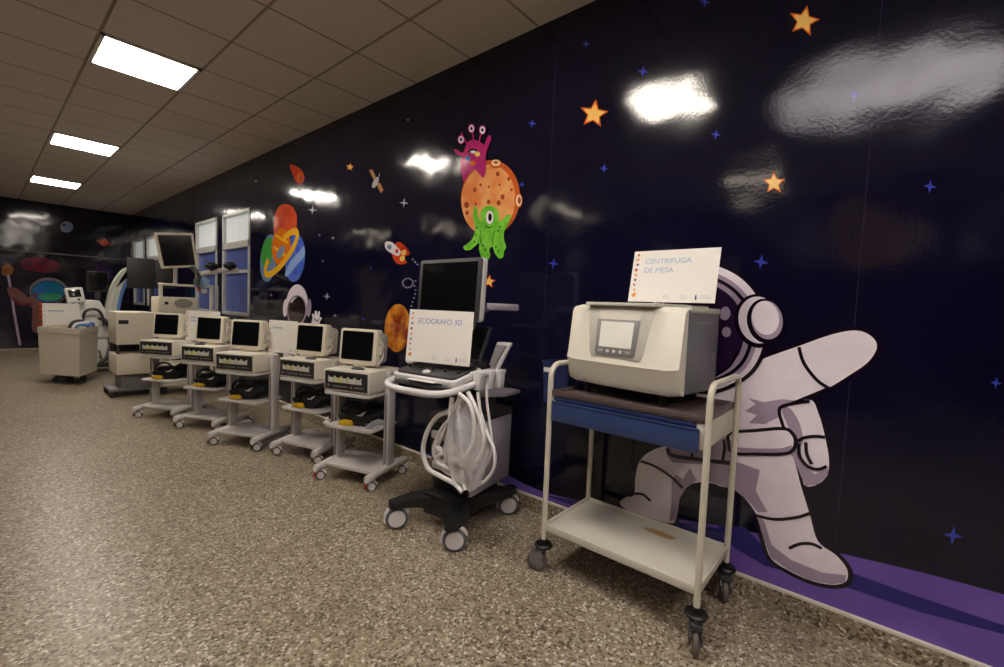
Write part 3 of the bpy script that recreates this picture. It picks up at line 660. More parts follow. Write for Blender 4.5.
# display on a raised plate, recess shade put into its darker tone: silver surround, dark groove, screen, three keys
bm = nb(); prism(bm, [(-.165, .378), (.165, .378), (.135, .178), (.12, .158), (-.12, .158), (-.135, .178)], lambda a, c: fpt(a, c, -.01), lambda a, c: fpt(a, c, .0035), bev=.002)
obj('recess_shade_plate', bm, CENTL, cen)
bm = nb(); prism(bm, [(-.108, .332), (.108, .332), (.102, .182), (.092, .17), (-.092, .17), (-.102, .182)], lambda a, c: fpt(a, c, 0), lambda a, c: fpt(a, c, .0065), bev=.0015)
scr = obj('display_bezel', bm, SILVER, cen)
bm = nb(); prism(bm, [(-.084, .322), (.084, .322), (.082, .208), (-.082, .208)], lambda a, c: fpt(a, c, .004), lambda a, c: fpt(a, c, .0085)); obj('touch_screen', bm, LCD, scr)
for y in (.034, 0, -.034):
    bm = nb(); p = fpt(y, .19, .004); cyl(bm, p, p+Vector((-.006, 0, 0)), .0075, 16, .001); obj('key', bm, WHITE, scr)
for y in (.07, -.07):
    bm = nb(); 
    for kk in range(3): p = fpt(y, .186+kk*.004, .0072); bx(bm, p.x-.001, p.x+.001, y-.012, y+.012, p.z, p.z+.0015)
    obj('key_caption', bm, WHITE, scr)
bm = nb()
prism(bm, [(-.175, -.004), (.175, -.004), (.2, .09), (.235, dp-.012), (.225, dp), (-.225, dp), (-.235, dp-.012), (-.2, .09)], lambda a, c: Vector((c, a, .392)), lambda a, c: Vector((c, a, .408)), bev=.005)
bx(bm, .1, dp, -cw, cw, .372, .397, .008)
obj('lid', bm, CENTL, cen)
bm = nb(); bx(bm, .15, dp-.06, -cw+.001, -cw+.006, .33, .335); obj('side_seam', bm, SILVER, cen)
bm = nb(); bx(bm, dp-.055, dp-.03, -cw+.001, -cw+.008, .16, .20, .002); obj('side_latch', bm, SILVER, cen)
for x, y in ((.07, -.2), (.07, .2), (dp-.05, -.2), (dp-.05, .2)):
    bm = nb(); cyl(bm, (x, y, -.04), (x, y, .026), .017, 16, .002); obj('foot', bm, BLACK, cen)

# ------------------------------------------------------------------ sign cards
def card(loc, rotz, tilt, w, h, lines, label, tm, size, thumb=True, sheary=0, lx=.15):
    t = thing('sign_card', label, 'sign', loc, (0, tilt, rotz))
    bm = nb(); bx(bm, -.0015, .0015, -w/2, w/2, 0, h); obj('card_board', bm, CARD, t)
    z = h*.74
    for ln in lines:
        if isinstance(ln, int):   # a line of print too small to read: a row of short strokes
            for k in range(ln):
                bm = nb(); y0 = w/2-w*lx-k*size*.62; bx(bm, -.0022, -.0016, y0-size*.5, y0, z, z+size*.6); obj('printed_stroke', bm, tm, t)
            z -= size*1.2; continue
        me = text_mesh(ln, size, .0003, 0); me.materials.append(tm)
        for v in me.vertices:
            a, b_, c_ = v.co; v.co = Vector((-.0022-c_, w/2-w*lx-a, z+b_))
        o = bpy.data.objects.new('title_text', me); COL.objects.link(o); o.parent = t
        z -= size*1.2
    rr = random.Random(7)
    for k in range(9):
        mm_ = (ICON_R, ICON_O, ICON_D)[k % 3] if k < 8 else ICON_O
        y = w/2-w*.055+rr.uniform(-.004, .004); zz = h*(.93-.1*k); q_ = w*.016*(1.5 if k == 8 else 1); n_ = 9
        pts = [(q_*(1+.45*rr.uniform(-1, 1))*math.cos(2*PI*i/n_), q_*(1.2+.5*rr.uniform(-1, 1))*math.sin(2*PI*i/n_)) for i in range(n_)]
        bm = nb(); prism(bm, pts, lambda a, c: Vector((-.0014, y+a, zz+c)), lambda a, c: Vector((-.0021, y+a, zz+c))); obj('printed_icon', bm, mm_, t, smooth=False)
    bm = nb()
    for c0, wd in ((.42, .08), (.62, .08), (.83, .13)):
        for r_ in range(3): bx(bm, -.0021, -.0016, w/2-w*(c0+wd*(1 if r_ else .8)), w/2-w*c0, h*(.125-.027*r_), h*(.125-.027*r_)+h*.011)
    obj('logo_marks', bm, GREYI if size > .03 and tm is TXT else GREYI, t)
    bm = nb(); prism(bm, [(0, 0), (.016, 0), (.02, .07), (.01, .09), (.018, .11), (.003, .12), (-.004, .08)], lambda a, c: Vector((-.0016, w/2-w*.79-a*w*.9, h*.05+c*h*.8)), lambda a, c: Vector((-.0022, w/2-w*.79-a*w*.9, h*.05+c*h*.8)))
    obj('crest_mark', bm, NAVYI, t)
    return t
card((-.215, .755, 1.333), math.radians(0), .2, .395, .25, ['CENTRIFUGA', 'DE MESA'], 'white sign card reading CENTRIFUGA DE MESA, stood on the centrifuge lid', TXT, .036)

# ------------------------------------------------------------------ ultrasound machine
UT = math.radians(7)
us = thing('ultrasound_machine', 'tall white ultrasound machine with a black cross base and big dark monitor', 'ultrasound machine', (-.445, 1.864, 0), (0, 0, UT))
# base: two curved front arms, two rear arms, centre hub
bm = nb()
def arm_shape(x, y, sx_, sy_):
    pts = [(.02*sx_, .0), (x*.45, y*.55), (x*.9, y), (x, y)]
    L_ = []; R_ = []
    c = [Vector((0, 0)), Vector((x*.35, y*.45)), Vector((x*.7, y*.85)), Vector((x*1.12, y*1.03))]
    cs = spline([Vector((p.x, p.y, 0)) for p in c], False, 5); ws = [.075+(.038-.075)*i/(len(cs)-1) for i in range(len(cs))]
    for i, p in enumerate(cs):
        a, b_ = cs[max(0, i-1)], cs[min(len(cs)-1, i+1)]; dd = (b_-a).normalized(); sd = Vector((-dd.y, dd.x, 0))*ws[i]
        L_.append(p+sd); R_.append(p-sd)
    tip = cs[-1]; dd = (cs[-1]-cs[-2]).normalized(); sd = Vector((-dd.y, dd.x, 0))
    capp = [tip+dd*.03*math.sin(a)+sd*.036*math.cos(a) for a in [PI*i/6 for i in range(1, 6)]]
    loop = L_+capp+R_[::-1]
    n = len(loop)
    def zz(p, lo):
        dist = math.hypot(p.x, p.y); k = min(1, dist/.33); return (.085+.045*k) if lo else (.185-.02*k)
    t = nb(); A = [t.verts.new((p.x, p.y, zz(p, 1))) for p in loop]; B = [t.verts.new((p.x, p.y, zz(p, 0))) for p in loop]
    m_ = len(L_)
    for i in range(n): t.faces.new((A[i], A[(i+1) % n], B[(i+1) % n], B[i]))
    for V_ in (A, B):
        q = V_
        for i in range(m_-1): t.faces.new((q[i], q[i+1], q[n-2-i], q[n-1-i]))
        t.faces.new([q[m_-1]]+q[m_:m_+5]+[q[m_+5]])
    bmesh.ops.recalc_face_normals(t, faces=t.faces)
    merge(bm, t)
for x, y in ((-.265, -.2), (-.265, .2), (.265, -.2), (.265, .2)): arm_shape(x, y, 1 if x > 0 else -1, 1 if y > 0 else -1)
bx(bm, -.15, .26, -.13, .13, .065, .195, .02)
obj('base', bm, BASEB, us)
for x, y, rot in ((-.255, -.205, 2.2), (-.275, .205, 2.45), (.27, -.2, 2.25), (.27, .2, 2.2)):
    castor(us, x, y, .063, .045, .15, HUB, TYRE, HUB, rot, fork=False)
# body cabinet
bm = nb(); prism(bm, [(-.05, .19), (.36, .2), (.37, .6), (.35, .62), (-.085, .62), (-.1, .6)], lambda a, c: Vector((a, -.145, c)), lambda a, c: Vector((a, .135, c)), bev=.012)
obj('cabinet', bm, USG, us)
bm = nb(); prism(bm, [(-.068, .2), (-.045, .2), (-.08, .6), (-.115, .6)], lambda a, c: Vector((a, -.135, c)), lambda a, c: Vector((a, .125, c)), bev=.006)
obj('front_grille', bm, BLACK, us)
bm = nb(); bx(bm, -.11, .375, -.15, .14, .60, .655, .02); obj('cabinet_cap', bm, DGREY, us)
bm = nb()
for k in range(3): bx(bm, -.125+.006*k, -.085, -.06, .1, .51-.09*k, .555-.09*k, .008)
obj('connector_block', bm, USW, us)
# column
bm = nb(); prism(bm, [(.0, .64), (.12, .64), (.1, .9), (-.02, .9)], lambda a, c: Vector((a, -.07, c)), lambda a, c: Vector((a, .07, c)), bev=.015); obj('lift_column', bm, BLACK, us)
bm = nb(); cyl(bm, (-.17, -.115, .30), (-.17, -.115, .82), .022, 16, .004) ; 
# keyboard deck
KM = Matrix.Translation((-.14, .055, .91)) @ Matrix.Rotation(math.radians(-11), 4, 'Y')
bm = nb(); t = nb(); prism(t, [(a, b_) for a, b_ in rrect(.27, .47, .045)], lambda a, c: Vector((a, c, -.035)), lambda a, c: Vector((a, c, .0)), bev=.006); merge(bm, t, KM); obj('console_deck', bm, USW, us)
bm = nb(); t = nb(); prism(t, [(a, b_) for a, b_ in rrect(.225, .43, .03)], lambda a, c: Vector((a, c, .0)), lambda a, c: Vector((a, c, .012)), bev=.003); merge(bm, t, KM)
kb = obj('keyboard', bm, DGREY, us)
for j in range(3):
    bm = nb(); t = nb(); bx(t, -.001+.028*j, .021+.028*j, -.19, .19, .012, .0135)
    for i in range(12): bx(t, .0+.028*j, .02+.028*j, -.185+.031*i, -.161+.031*i, .0135, .017, .001)
    merge(bm, t, KM); q_ = obj('key_row', bm, BLACK, kb)
for k in range(5):
    bm = nb(); t = nb(); cyl(t, (-.03, -.18+.09*k, .012), (-.03, -.18+.09*k, .024), .009, 12, .002); merge(bm, t, KM); obj('rotary_knob', bm, BLACK, kb)
bm = nb(); t = nb(); bmesh.ops.create_uvsphere(t, u_segments=16, v_segments=10, radius=.021); merge(bm, t, KM @ Matrix.Translation((-.075, .01, .012)) @ Matrix.Diagonal((1, 1.2, .6, 1))); obj('trackball', bm, WHITE, kb)
bm = nb(); bx(bm, -.29, -.0, -.13, .23, .835, .855, .008); bx(bm, -.27, -.1, -.1, .15, .855, .868, .004); obj('drawer_tray', bm, DGREY, us)
# U handle in front
hp = [(-.03, -.29, .87), (-.18, -.29, .85), (-.29, -.27, .835), (-.335, -.21, .825), (-.35, -.1, .82), (-.352, 0, .82), (-.35, .1, .82), (-.335, .21, .825), (-.29, .27, .835), (-.18, .29, .85), (-.03, .29, .87)]
bm = nb(); q = spline(hp, False, 5); q = [Vector((p.x, p.y*.84+.055, p.z)) for p in q]; tube(bm, q, .019, 12); obj('handle', bm, USW, us)
bm = nb(); bx(bm, -.3, -.14, -.06, .13, .868, .8685+.004, .001); obj('paper_slip', bm, WHITE, us)
# tilting touch panel behind the keyboard
TM = Matrix.Translation((-.0, .055, .96)) @ Matrix.Rotation(math.radians(28), 4, 'Y')
bm = nb(); t = nb(); bx(t, -.012, .012, -.2, .2, 0, .23, .008); merge(bm, t, TM); tp_ = obj('touch_panel', bm, DGREY, us)
bm = nb(); t = nb(); bx(t, -.014, -.0125, -.185, .185, .015, .215); merge(bm, t, TM); obj('panel_glass', bm, SCREEN, tp_)
bm = nb(); tube(bm, spline([(.05, 0, .88), (.08, 0, 1.0), (.10, 0, 1.12), (.06, 0, 1.24)], False, 4), .032, 14); bx(bm, .0, .1, -.06, .06, 1.2, 1.3, .012); obj('monitor_arm', bm, USW, us)
MM = Matrix.Translation((-.055, .066, 1.19)) @ Matrix.Rotation(math.radians(-8), 4, 'Z') @ Matrix.Rotation(math.radians(3), 4, 'Y')
bm = nb(); t = nb(); prism(t, rrect(.535, .355, .02), lambda a, c: Vector((-.006, a, c+.18)), lambda a, c: Vector((.035, a*.985, c*.985+.18)), bev=.006); merge(bm, t, MM); mon = obj('monitor_shell', bm, USW, us)
bm = nb(); t = nb(); prism(t, rrect(.53, .35, .018), lambda a, c: Vector((-.014, a, c+.18)), lambda a, c: Vector((-.004, a, c+.18)), bev=.003); merge(bm, t, MM); obj('bezel', bm, DGREY, mon)
bm = nb(); t = nb(); bx(t, -.0155, -.0135, -.235, .235, .042, .335); merge(bm, t, MM); obj('screen', bm, SCREEN, mon)
# side arm with a grey pad, right of the monitor
bm = nb(); prism(bm, [(-.06, 0), (.22, 0), (.26, .03), (.24, .08), (-.02, .07)], lambda a, c: Vector((a, -.25+c, 1.262)), lambda a, c: Vector((a, -.25+c, 1.30)), bev=.008); tube(bm, [(.0, -.18, 1.265), (.03, -.06, 1.24), (.06, .0, 1.23)], .014, 10); obj('side_arm', bm, USG, us)
# probe holders + probes
bm = nb(); bx(bm, -.12, .12, -.245, -.16, .905, .925, .006); obj('probe_rail', bm, USW, us)
for k, (x, y) in enumerate(((-.1, -.21), (-.03, -.225), (.045, -.245))):
    bm = nb(); prism(bm, rrect(.055, .06, .014), lambda a, c: Vector((x+a*.85, y+c*.85, .83)), lambda a, c: Vector((x+a, y+c, .93)), bev=.004); obj('probe_cup', bm, USW, us)
bm = nb(); prism(bm, rrect(.05, .085, .018), lambda a, c: Vector((.03+a*.6, -.22+c*.6, .92)), lambda a, c: Vector((.10+a, -.24+c*1.1, 1.08)), bev=.006); pr_ = obj('probe', bm, USW, us)
bm = nb(); prism(bm, rrect(.034, .06, .012), lambda a, c: Vector((.008+a*.6, -.22+c*.6, .955)), lambda a, c: Vector((.065+a, -.24+c*1.1, 1.065)), bev=.003); obj('probe_window', bm, GREYP, pr_)
bm = nb(); cyl(bm, (-.1, .26, .93), (-.09, .31, .94), .02, 16, .006); cyl(bm, (-.09, .315, .92), (-.09, .315, .985), .027, 16, .01); obj('gel_holder', bm, WHITE, us)
# rear printer tray
bm = nb(); prism(bm, [(.1, -.06), (.25, -.17), (.40, -.18), (.4, -.1), (.3, .14), (.1, .14)], lambda a, c: Vector((a, c, .735)), lambda a, c: Vector((a, c, .76)), bev=.005); obj('rear_tray', bm, USG, us)
# hanging cables, wrapped in clear plastic; drawn in the plane just before the cabinet
def hang(pts, r, parent, x=-.66):
    bm = nb(); q = []
    inv = Matrix.Translation((-.445, 1.864, 0)) @ Matrix.Rotation(UT, 4, 'Z'); inv = inv.inverted()
    for p in pts:
        q.append(inv @ at(p[0], p[1], 0, x+(p[2] if len(p) > 2 else 0)))
    tube(bm, spline(q, False, 6), r, 10); return obj('cable', bm, TUBE, parent)
hang([(462, 395), (455, 407), (448, 412), (438, 416), (428, 430), (423, 450), (428, 468), (440, 476), (455, 484), (462, 492)], .013, us)
hang([(464, 396), (458, 412), (445, 424), (436, 440), (434, 455), (444, 470), (458, 478)], .010, us, -.64)
hang([(456, 392), (462, 396), (470, 405), (474, 425), (472, 445), (464, 458), (458, 462)], .011, us, -.67)
hang([(468, 392), (474, 404), (480, 420), (484, 440), (480, 456), (470, 468), (462, 470)], .011, us, -.65)
hang([(478, 392), (480, 410), (486, 430), (494, 450), (494, 468), (486, 480), (478, 484)], .009, us, -.62)
hang([(487, 384), (487, 402), (490, 424), (492, 446), (488, 462), (480, 474)], .007, us, -.6)
hang([(452, 398), (450, 420), (450, 445), (452, 470), (457, 486)], .013, us, -.66)
hang([(459, 396), (458, 412), (460, 430), (462, 450), (462, 470), (465, 490)], .009, us, -.66)
hang([(448, 424), (440, 440), (437, 446), (445, 452), (456, 450)], .014, us, -.63)
hang([(452, 470), (440, 464), (437, 458), (444, 454), (456, 462)], .012, us, -.645)
hang([(470, 394), (466, 410), (455, 425), (448, 440), (452, 455), (466, 462), (478, 452), (480, 436), (474, 420)], .009, us, -.63)
hang([(437, 458), (444, 462), (454, 462), (458, 458)], .013, us, -.63)
bm = nb(); t = nb(); bmesh.ops.create_icosphere(t, subdivisions=5, radius=1)
from mathutils import noise as mn
for v in t.verts:
    n_ = mn.noise(v.co*2.2)*.22+mn.noise(v.co*6)*.09; v.co *= 1+n_
invm = (Matrix.Translation((-.445, 1.864, 0)) @ Matrix.Rotation(UT, 4, 'Z')).inverted()
c_ = invm @ at(466, 446, 0, -.64)
merge(bm, t, Matrix.Translation(c_) @ Matrix.Diagonal((.045, .135, .22, 1)))
obj('plastic_wrap', bm, BAG, us)
card((-.615, 1.88, .953), math.radians(17), .11, .415, .297, ['ECOGRAFO 3D'], 'white sign card reading ECOGRAFO 3D, leaning on the ultrasound keyboard', TXTD, .042)

# ------------------------------------------------------------------ five monitor carts
def mk_cart(label, pedal):
    t = thing('equipment_cart', label, 'cart', (0, 0, 0), group='light grey two-column equipment carts')
    bm = nb()
    for s in (-1, 1):
        y = s*.222
        pts = [(-.235, y, .085), (-.225, y, .098), (0, y, .112), (.16, y, .105), (.2, y, .095)]
        tb = nb(); tube(tb, [Vector(p) for p in spline(pts, False, 4)], [.024]*3+[.028]*(len(spline(pts, False, 4))-6)+[.024]*3, 12)
        merge(bm, tb)
    bx(bm, -.18, .15, -.205, .205, .098, .122, .006)
    obj('base', bm, CARTW, t)
    for s in (-1, 1):
        bm = nb(); bx(bm, -.055, .03, s*.222-.022, s*.222+.022, .12, .80 if s < 0 else .8, .012, 3)
        o = obj('column', bm, CARTW, t)
        bm = nb(); bx(bm, -.0575, -.054, s*.222-.006, s*.222+.006, .14, .64); obj('groove', bm, GREYP, o)
    bm = nb(); prism(bm, [(-.2, -.17), (-.185, -.2), (.12, -.2), (.12, .2), (-.185, .2), (-.2, .17)], lambda a, c: Vector((a, c, .385)), lambda a, c: Vector((a, c, .405)), bev=.005); obj('middle_shelf', bm, CARTW, t)
    bm = nb(); prism(bm, [(-.225, -.16), (-.2, -.199), (.17, -.199), (.17, .199), (-.2, .199), (-.225, .16)], lambda a, c: Vector((a, c, .628)), lambda a, c: Vector((a, c, .65)), bev=.005); obj('top_shelf', bm, CARTW, t)
    for x, y, rot in ((-.195, -.222, 2.1), (-.195, .222, 2.0), (.165, -.222, 1.9), (.165, .222, 1.9)):
        castor(t, x, y, .034, .026, .082, HUB, TYRE, HUB, rot, pedal if x < 0 else None, fork=False)
    return t
def mk_unit(label):
    t = thing('patient_module', label, 'medical unit', (0, 0, .65), group='beige boxes with dark front panels')
    bm = nb(); bx(bm, -.21, .13, -.195, .195, .006, .158, .008); obj('case', bm, BEIGE, t)
    bm = nb(); bx(bm, -.2145, -.207, -.181, .181, .018, .144, .002); pn = obj('front_panel', bm, PANEL, t)
    for k in range(5):
        y = .122-.057*k
        bm = nb(); bx(bm, -.217, -.214, y-.0275, y+.0275, .068, .112, .0008); obj('label_window', bm, LABELW, pn)
        bm = nb(); bx(bm, -.2195, -.214, y-.019, y+.017, .102, .13, .0015); obj('socket', bm, BLACK, pn)
        if k in (0, 1, 2):
            bm = nb(); bx(bm, -.2178, -.2168, y-.0265, y+(.004 if k == 1 else -.016), .071, .109); obj('colour_tab', bm, LABELY, pn)
    for y in (.145, -.05): bm = nb(); cyl(bm, (-.214, y, .043), (-.222, y, .043), .008, 14, .002); obj('knob', bm, GREYP, pn)
    for y0, y1, z in ((-.155, -.075, .04), (-.01, .11, .038)): bm = nb(); bx(bm, -.217, -.214, y0, y1, z, z+.008); obj('caption_strip', bm, GREYP, pn)
    bm = nb()
    for x in (-.17, .1):
        for y in (-.15, .15): cyl(bm, (x, y, .0), (x, y, .01), .012, 12)
    obj('foot', bm, BLACK, t)
    return t
def mk_mon(label):
    t = thing('monitor', label, 'monitor', (0, 0, .806), group='small beige bedside monitors')
    tl = Matrix.Rotation(math.radians(5), 4, 'Y')
    Y = .055
    bm = nb(); tb = nb(); prism(tb, rrect(.33, .262, .022), lambda a, c: Vector((-.045, a+Y, c+.145)), lambda a, c: Vector((.02, a+Y, c+.145)), bev=.007)
    merge(bm, tb, tl); obj('front_bezel', bm, CREAM, t)
    bm = nb(); tb = nb(); prism(tb, rrect(.31, .25, .03), lambda a, c: Vector((.015, a+Y, c+.145)), lambda a, c: Vector((.13, a*.86+Y, c*.84+.14)), bev=.008); merge(bm, tb, tl)
    cyl(bm, (.05, Y, 0), (.05, Y, .035), .09, 24, .006); obj('rear_housing', bm, BEIGE, t)
    bm = nb(); tb = nb(); prism(tb, rrect(.276, .208, .01), lambda a, c: Vector((-.0475, a+Y+.004, c+.153)), lambda a, c: Vector((-.044, a+Y+.004, c+.153))); merge(bm, tb, tl); obj('screen', bm, SCREEN, t)
    bm = nb(); tb = nb(); cyl(tb, (.05, Y-.146, .15), (.05, Y-.165, .15), .017, 16, .004); merge(bm, tb, tl); obj('dial', bm, GREYP, t)
    bm = nb(); tb = nb()
    for k in range(4): bx(tb, .01+.0*k, .022, Y-.158, Y-.148, .165+.022*k, .177+.022*k, .001)
    merge(bm, tb, tl); obj('button_row', bm, GREYP, t)
    bm = nb(); rr = random.Random(5)
    for k in range(3):
        q = [(.02+.02*k, Y-.16, .21-.03*k), (.0+.02*k, Y-.185, .16), (.03, Y-.178, .1+.02*k), (-.01+.01*k, Y-.19, .06), (-.03, Y-.17, .02+.005*k), (.02, Y-.16, .008)]
        tube(bm, spline(q, False, 5), .005, 8)
    bx(bm, .0, .05, Y-.185, Y-.155, .1, .16, .006); obj('side_leads', bm, mat('pale lead cable', (190, 184, 176), .5), t)
    return t
def mk_bag(label):
    t = thing('equipment_bag', label, 'bag', (0, 0, .405), group='black equipment bags on the middle shelves')
    bm = nb(); tb = nb(); bmesh.ops.create_icosphere(tb, subdivisions=4, radius=1)
    for v in tb.verts:
        c = v.co; k = max(abs(c.x), abs(c.y), abs(c.z)); c = c/(k**.55)
        n_ = 1+.34*mn.noise(c*1.5+Vector((3, 1, 2)))+.1*mn.noise(c*4); v.co = Vector((c.x*.13*n_, c.y*.155*n_, max(-.03, c.z*.085*n_)+.03+.03*(c.y < .2)*(.5+.5*c.x)))
    merge(bm, tb); obj('bag_body', bm, CLOTH, t)
    bm = nb(); tube(bm, spline([(-.08, .14, .04), (-.11, .11, .12), (-.11, .03, .165), (-.11, -.06, .15), (-.09, -.12, .06)], False, 5), .009, 8); obj('strap', bm, CLOTH, t)
    bm = nb(); bx(bm, -.175, -.1, .0, .095, .003, .034, .009); obj('yellow_pouch', bm, YELLOW, t)
    bm = nb(); tb = nb(); bx(tb, -.03, .03, -.022, .022, 0, .004, .001); merge(bm, tb, Matrix.Translation((-.112, -.06, .09)) @ Matrix.Rotation(-.5, 4, 'Y')); obj('white_label', bm, LABELW, t)
    return t
ordn = ['nearest', 'second nearest', 'middle', 'second farthest', 'farthest']
PL = [(-.440, 2.841, .324), (-.442, 3.555, .294), (-.695, 4.201, .46), (-.748, 4.976, .469), (-.927, 5.687, .56)]
where = ['with red front brake pedals, nearest to the ultrasound machine', 'second from the ultrasound machine', 'third from the ultrasound machine, in the middle of the row',
         'fourth from the ultrasound machine', 'farthest from the ultrasound machine, by the white cabinet']
c0 = c1 = u0 = m0 = b0 = None
PEDG = mat('grey brake pedal', (90, 90, 94), .5)
for i, (x, y, t_) in enumerate(PL):
    lc = 'light grey equipment cart '+where[i]
    lu = 'beige box with dark labelled panel on the %s equipment cart of the row' % ordn[i]
    lm = 'small beige monitor with a dark screen atop the %s cart of the row' % ordn[i]
    lb = 'black bag with a yellow pouch on the middle shelf of the %s row cart' % ordn[i]
    if i == 0: c0 = mk_cart(lc, RED); c0.location = (x, y, 0); c0.rotation_euler = (0, 0, t_)
    elif i == 1: c1 = mk_cart(lc, PEDG); c1.location = (x, y, 0); c1.rotation_euler = (0, 0, t_)
    else: dup(c1, (x, y, 0), t_, lc)
    if i == 0:
        u0, m0, b0 = mk_unit(lu), mk_mon(lm), mk_bag(lb)
        for o, z in ((u0, .65), (m0, .806), (b0, .405)): o.location = (x, y, z); o.rotation_euler = (0, 0, t_)
    else:
        dup(u0, (x, y, .65), t_, lu); dup(m0, (x, y, .806), t_, lm); dup(b0, (x, y, .405), t_, lb)
def loc_(i, a, b_, z):
    x, y, t_ = PL[i]; return (x+a*math.cos(t_)-b_*math.sin(t_), y+a*math.sin(t_)+b_*math.cos(t_), z)
def puck(i, b_):
    x, y, t_ = PL[i]
    t = thing('mouse', 'dark grey oval mouse on the %s beige box, before its monitor' % ordn[i], 'mouse', loc_(i, -.13, b_, .806), (0, 0, t_))
    bm = nb(); tb = nb(); bmesh.ops.create_uvsphere(tb, u_segments=20, v_segments=10, radius=1)
    for v in tb.verts: v.co.z = max(-.05, v.co.z)
    merge(bm, tb, Matrix.Translation((0, 0, .001)) @ Matrix.Diagonal((.032, .055, .02, 1))); obj('mouse_body', bm, DGREY, t)
    bm = nb(); bx(bm, -.02, -.012, -.02, .02, .012, .0165, .001); obj('mouse_button', bm, GREYP, t)
for i, b_ in ((0, -.03), (1, -.06), (3, .06)): puck(i, b_)
# crumpled clear bag and a clip on the nearest cart's shelf
t = thing('plastic_bag', 'crumpled clear plastic bag on the nearest cart shelf beside the black bag', 'plastic bag', loc_(0, -.05, -.14, .405), (0, 0, .3))
bm = nb(); tb = nb(); bmesh.ops.create_icosphere(tb, subdivisions=4, radius=1)
for v in tb.verts: v.co *= 1+.3*mn.noise(v.co*2.5+Vector((5, 0, 0)))+.12*mn.noise(v.co*7); v.co.z = max(-.3, v.co.z)
merge(bm, tb, Matrix.Translation((0, 0, .009)) @ Matrix.Diagonal((.1, .055, .03, 1))); obj('bag_film', bm, BAG, t)
t = thing('clamp', 'small white clamp on the left corner of the nearest cart middle shelf', 'clamp', loc_(0, -.19, .185, .405), (0, 0, .3))
bm = nb(); bx(bm, -.012, .012, -.02, .02, 0, .022, .004); cyl(bm, (0, .0, .02), (0, 0, .045), .006, 10, .001); cyl(bm, (-.016, 0, .045), (.016, 0, .045), .005, 10, .001); obj('clamp_body', bm, WHITE, t)
# cards among the carts
card(loc_(2, .02, -.27, .81), .3, .05, .34, .28, [7], 'white sign card leaning right of the middle cart monitor', TXT, .026)
card(loc_(4, .0, -.33, .81), .5, .05, .42, .31, [8, 5], 'white sign card between the two farthest beige monitors', TXT, .028)

# ------------------------------------------------------------------ cabinet trolley behind the carts
def on(px, py, Y): return at(px, py, 1, Y)
Yc = 7.0
a = on(116, 312, Yc); b2 = on(155, 312, Yc); dz = on(116, 345, Yc); d2 = on(116, 355, Yc); d3 = on(116, 375.5, Yc); fl = on(116, 388, Yc)
cab = thing('cabinet_trolley', 'white two-tier cabinet trolley with a black slot, left of the beige monitors', 'cabinet', (a.x, Yc, 0))
wd = b2.x-a.x; dep = .5
bm = nb(); bx(bm, 0, wd, 0, dep, dz.z, a.z, .01); up_ = obj('upper_box', bm, CREAM, cab)
bm = nb(); p0 = on(118.5, 320, Yc); p1 = on(128.5, 324, Yc); bx(bm, p0.x-a.x, p1.x-a.x, -.006, .004, p1.z, p0.z, .002); obj('slot', bm, BLACK, up_)
bm = nb(); bx(bm, 0, wd, 0, dep, d3.z, d2.z, .01); bx(bm, .05, wd-.05, -.006, .002, d3.z+.03, d2.z-.03, .003); obj('lower_box', bm, CREAM, cab)
for x in (.02, wd-.04):
    for y in (.04, dep-.04): bm = nb(); bx(bm, x-.012, x+.012, y-.012, y+.012, d2.z-.01, dz.z+.01); obj('spacer_post', bm, DGREY, cab)
bm = nb(); bx(bm, .04, wd-.04, dep-.03, dep-.015, d2.z, dz.z); obj('back_plate', bm, DGREY, cab)
bm = nb(); zb = max(.1, d3.z); bx(bm, -.06, wd+.02, .02, dep-.02, .07, .105, .008); bx(bm, .05, wd-.05, .06, dep-.06, .1, zb+.01); obj('base_frame', bm, GREYP, cab)
for x in (-.03, wd-.02):
    for y in (.06, dep-.06): castor(cab, x, y, .034, .024, .075, DGREY, BLACK, GREYP, .5)
# ------------------------------------------------------------------ c-arm x-ray unit
Ya = 9.45
ca = on(105, 345, Ya)
carm = thing('c_arm_machine', 'ivory c-arm x-ray machine with a tall curved arc near the corner', 'x-ray machine', (ca.x, Ya, 0))
cc = on(137, 305, Ya)-Vector((ca.x, Ya, 0)); R0 = (on(137, 305, Ya)-on(107, 305, Ya)).length
o3 = Vector((ca.x, Ya, 0))
outer = [(131, 266), (122, 270), (113, 282), (107.5, 297), (105, 313), (106, 330)]; inner = [(117, 330), (117, 313), (119, 299), (123, 287), (130, 276), (135, 272)]
def band(A, B, y0, y1, m, nm, par):
    A = [on(*p, Ya)-o3 for p in A]; B = [on(*p, Ya)-o3 for p in B]
    pts = spline(A, False, 4)+spline(B, False, 4); bm = nb()
    prism(bm, [(p.x, p.z) for p in pts], lambda a, c: Vector((a, y0, c)), lambda a, c: Vector((a, y1, c))); return obj(nm, bm, m, par)
ao = band(outer, inner, -.08, .08, ARCW, 'c_arc', carm)
band([(x+3, y+4 if i < 3 else y) for i, (x, y) in enumerate(outer)], [(x-7.5, y) for x, y in inner][:4]+[(x-6, y-3) for x, y in inner[4:]], -.084, -.08, WHITE, 'arc_rail', ao)
band([(135, 270.5), (129, 274.5), (121.5, 286), (117.5, 299), (115.5, 313), (115.5, 330)], [(118.5, 330), (118.5, 313), (120.5, 300), (124.5, 288), (131, 277.5), (136, 273.5)], -.09, .06, ARCB, 'blue_track', ao)
bm = nb(); p = on(78, 300, Ya)-Vector((ca.x, Ya, 0)); q = on(104, 322, Ya)-Vector((ca.x, Ya, 0))
prism(bm, [(p.x, q.z-.25), (q.x+.1, q.z-.25), (q.x+.1, q.z), (q.x-.05, p.z), (p.x, p.z)], lambda a_, c: Vector((a_, -.02, c)), lambda a_, c: Vector((a_, .45, c)), bev=.015)
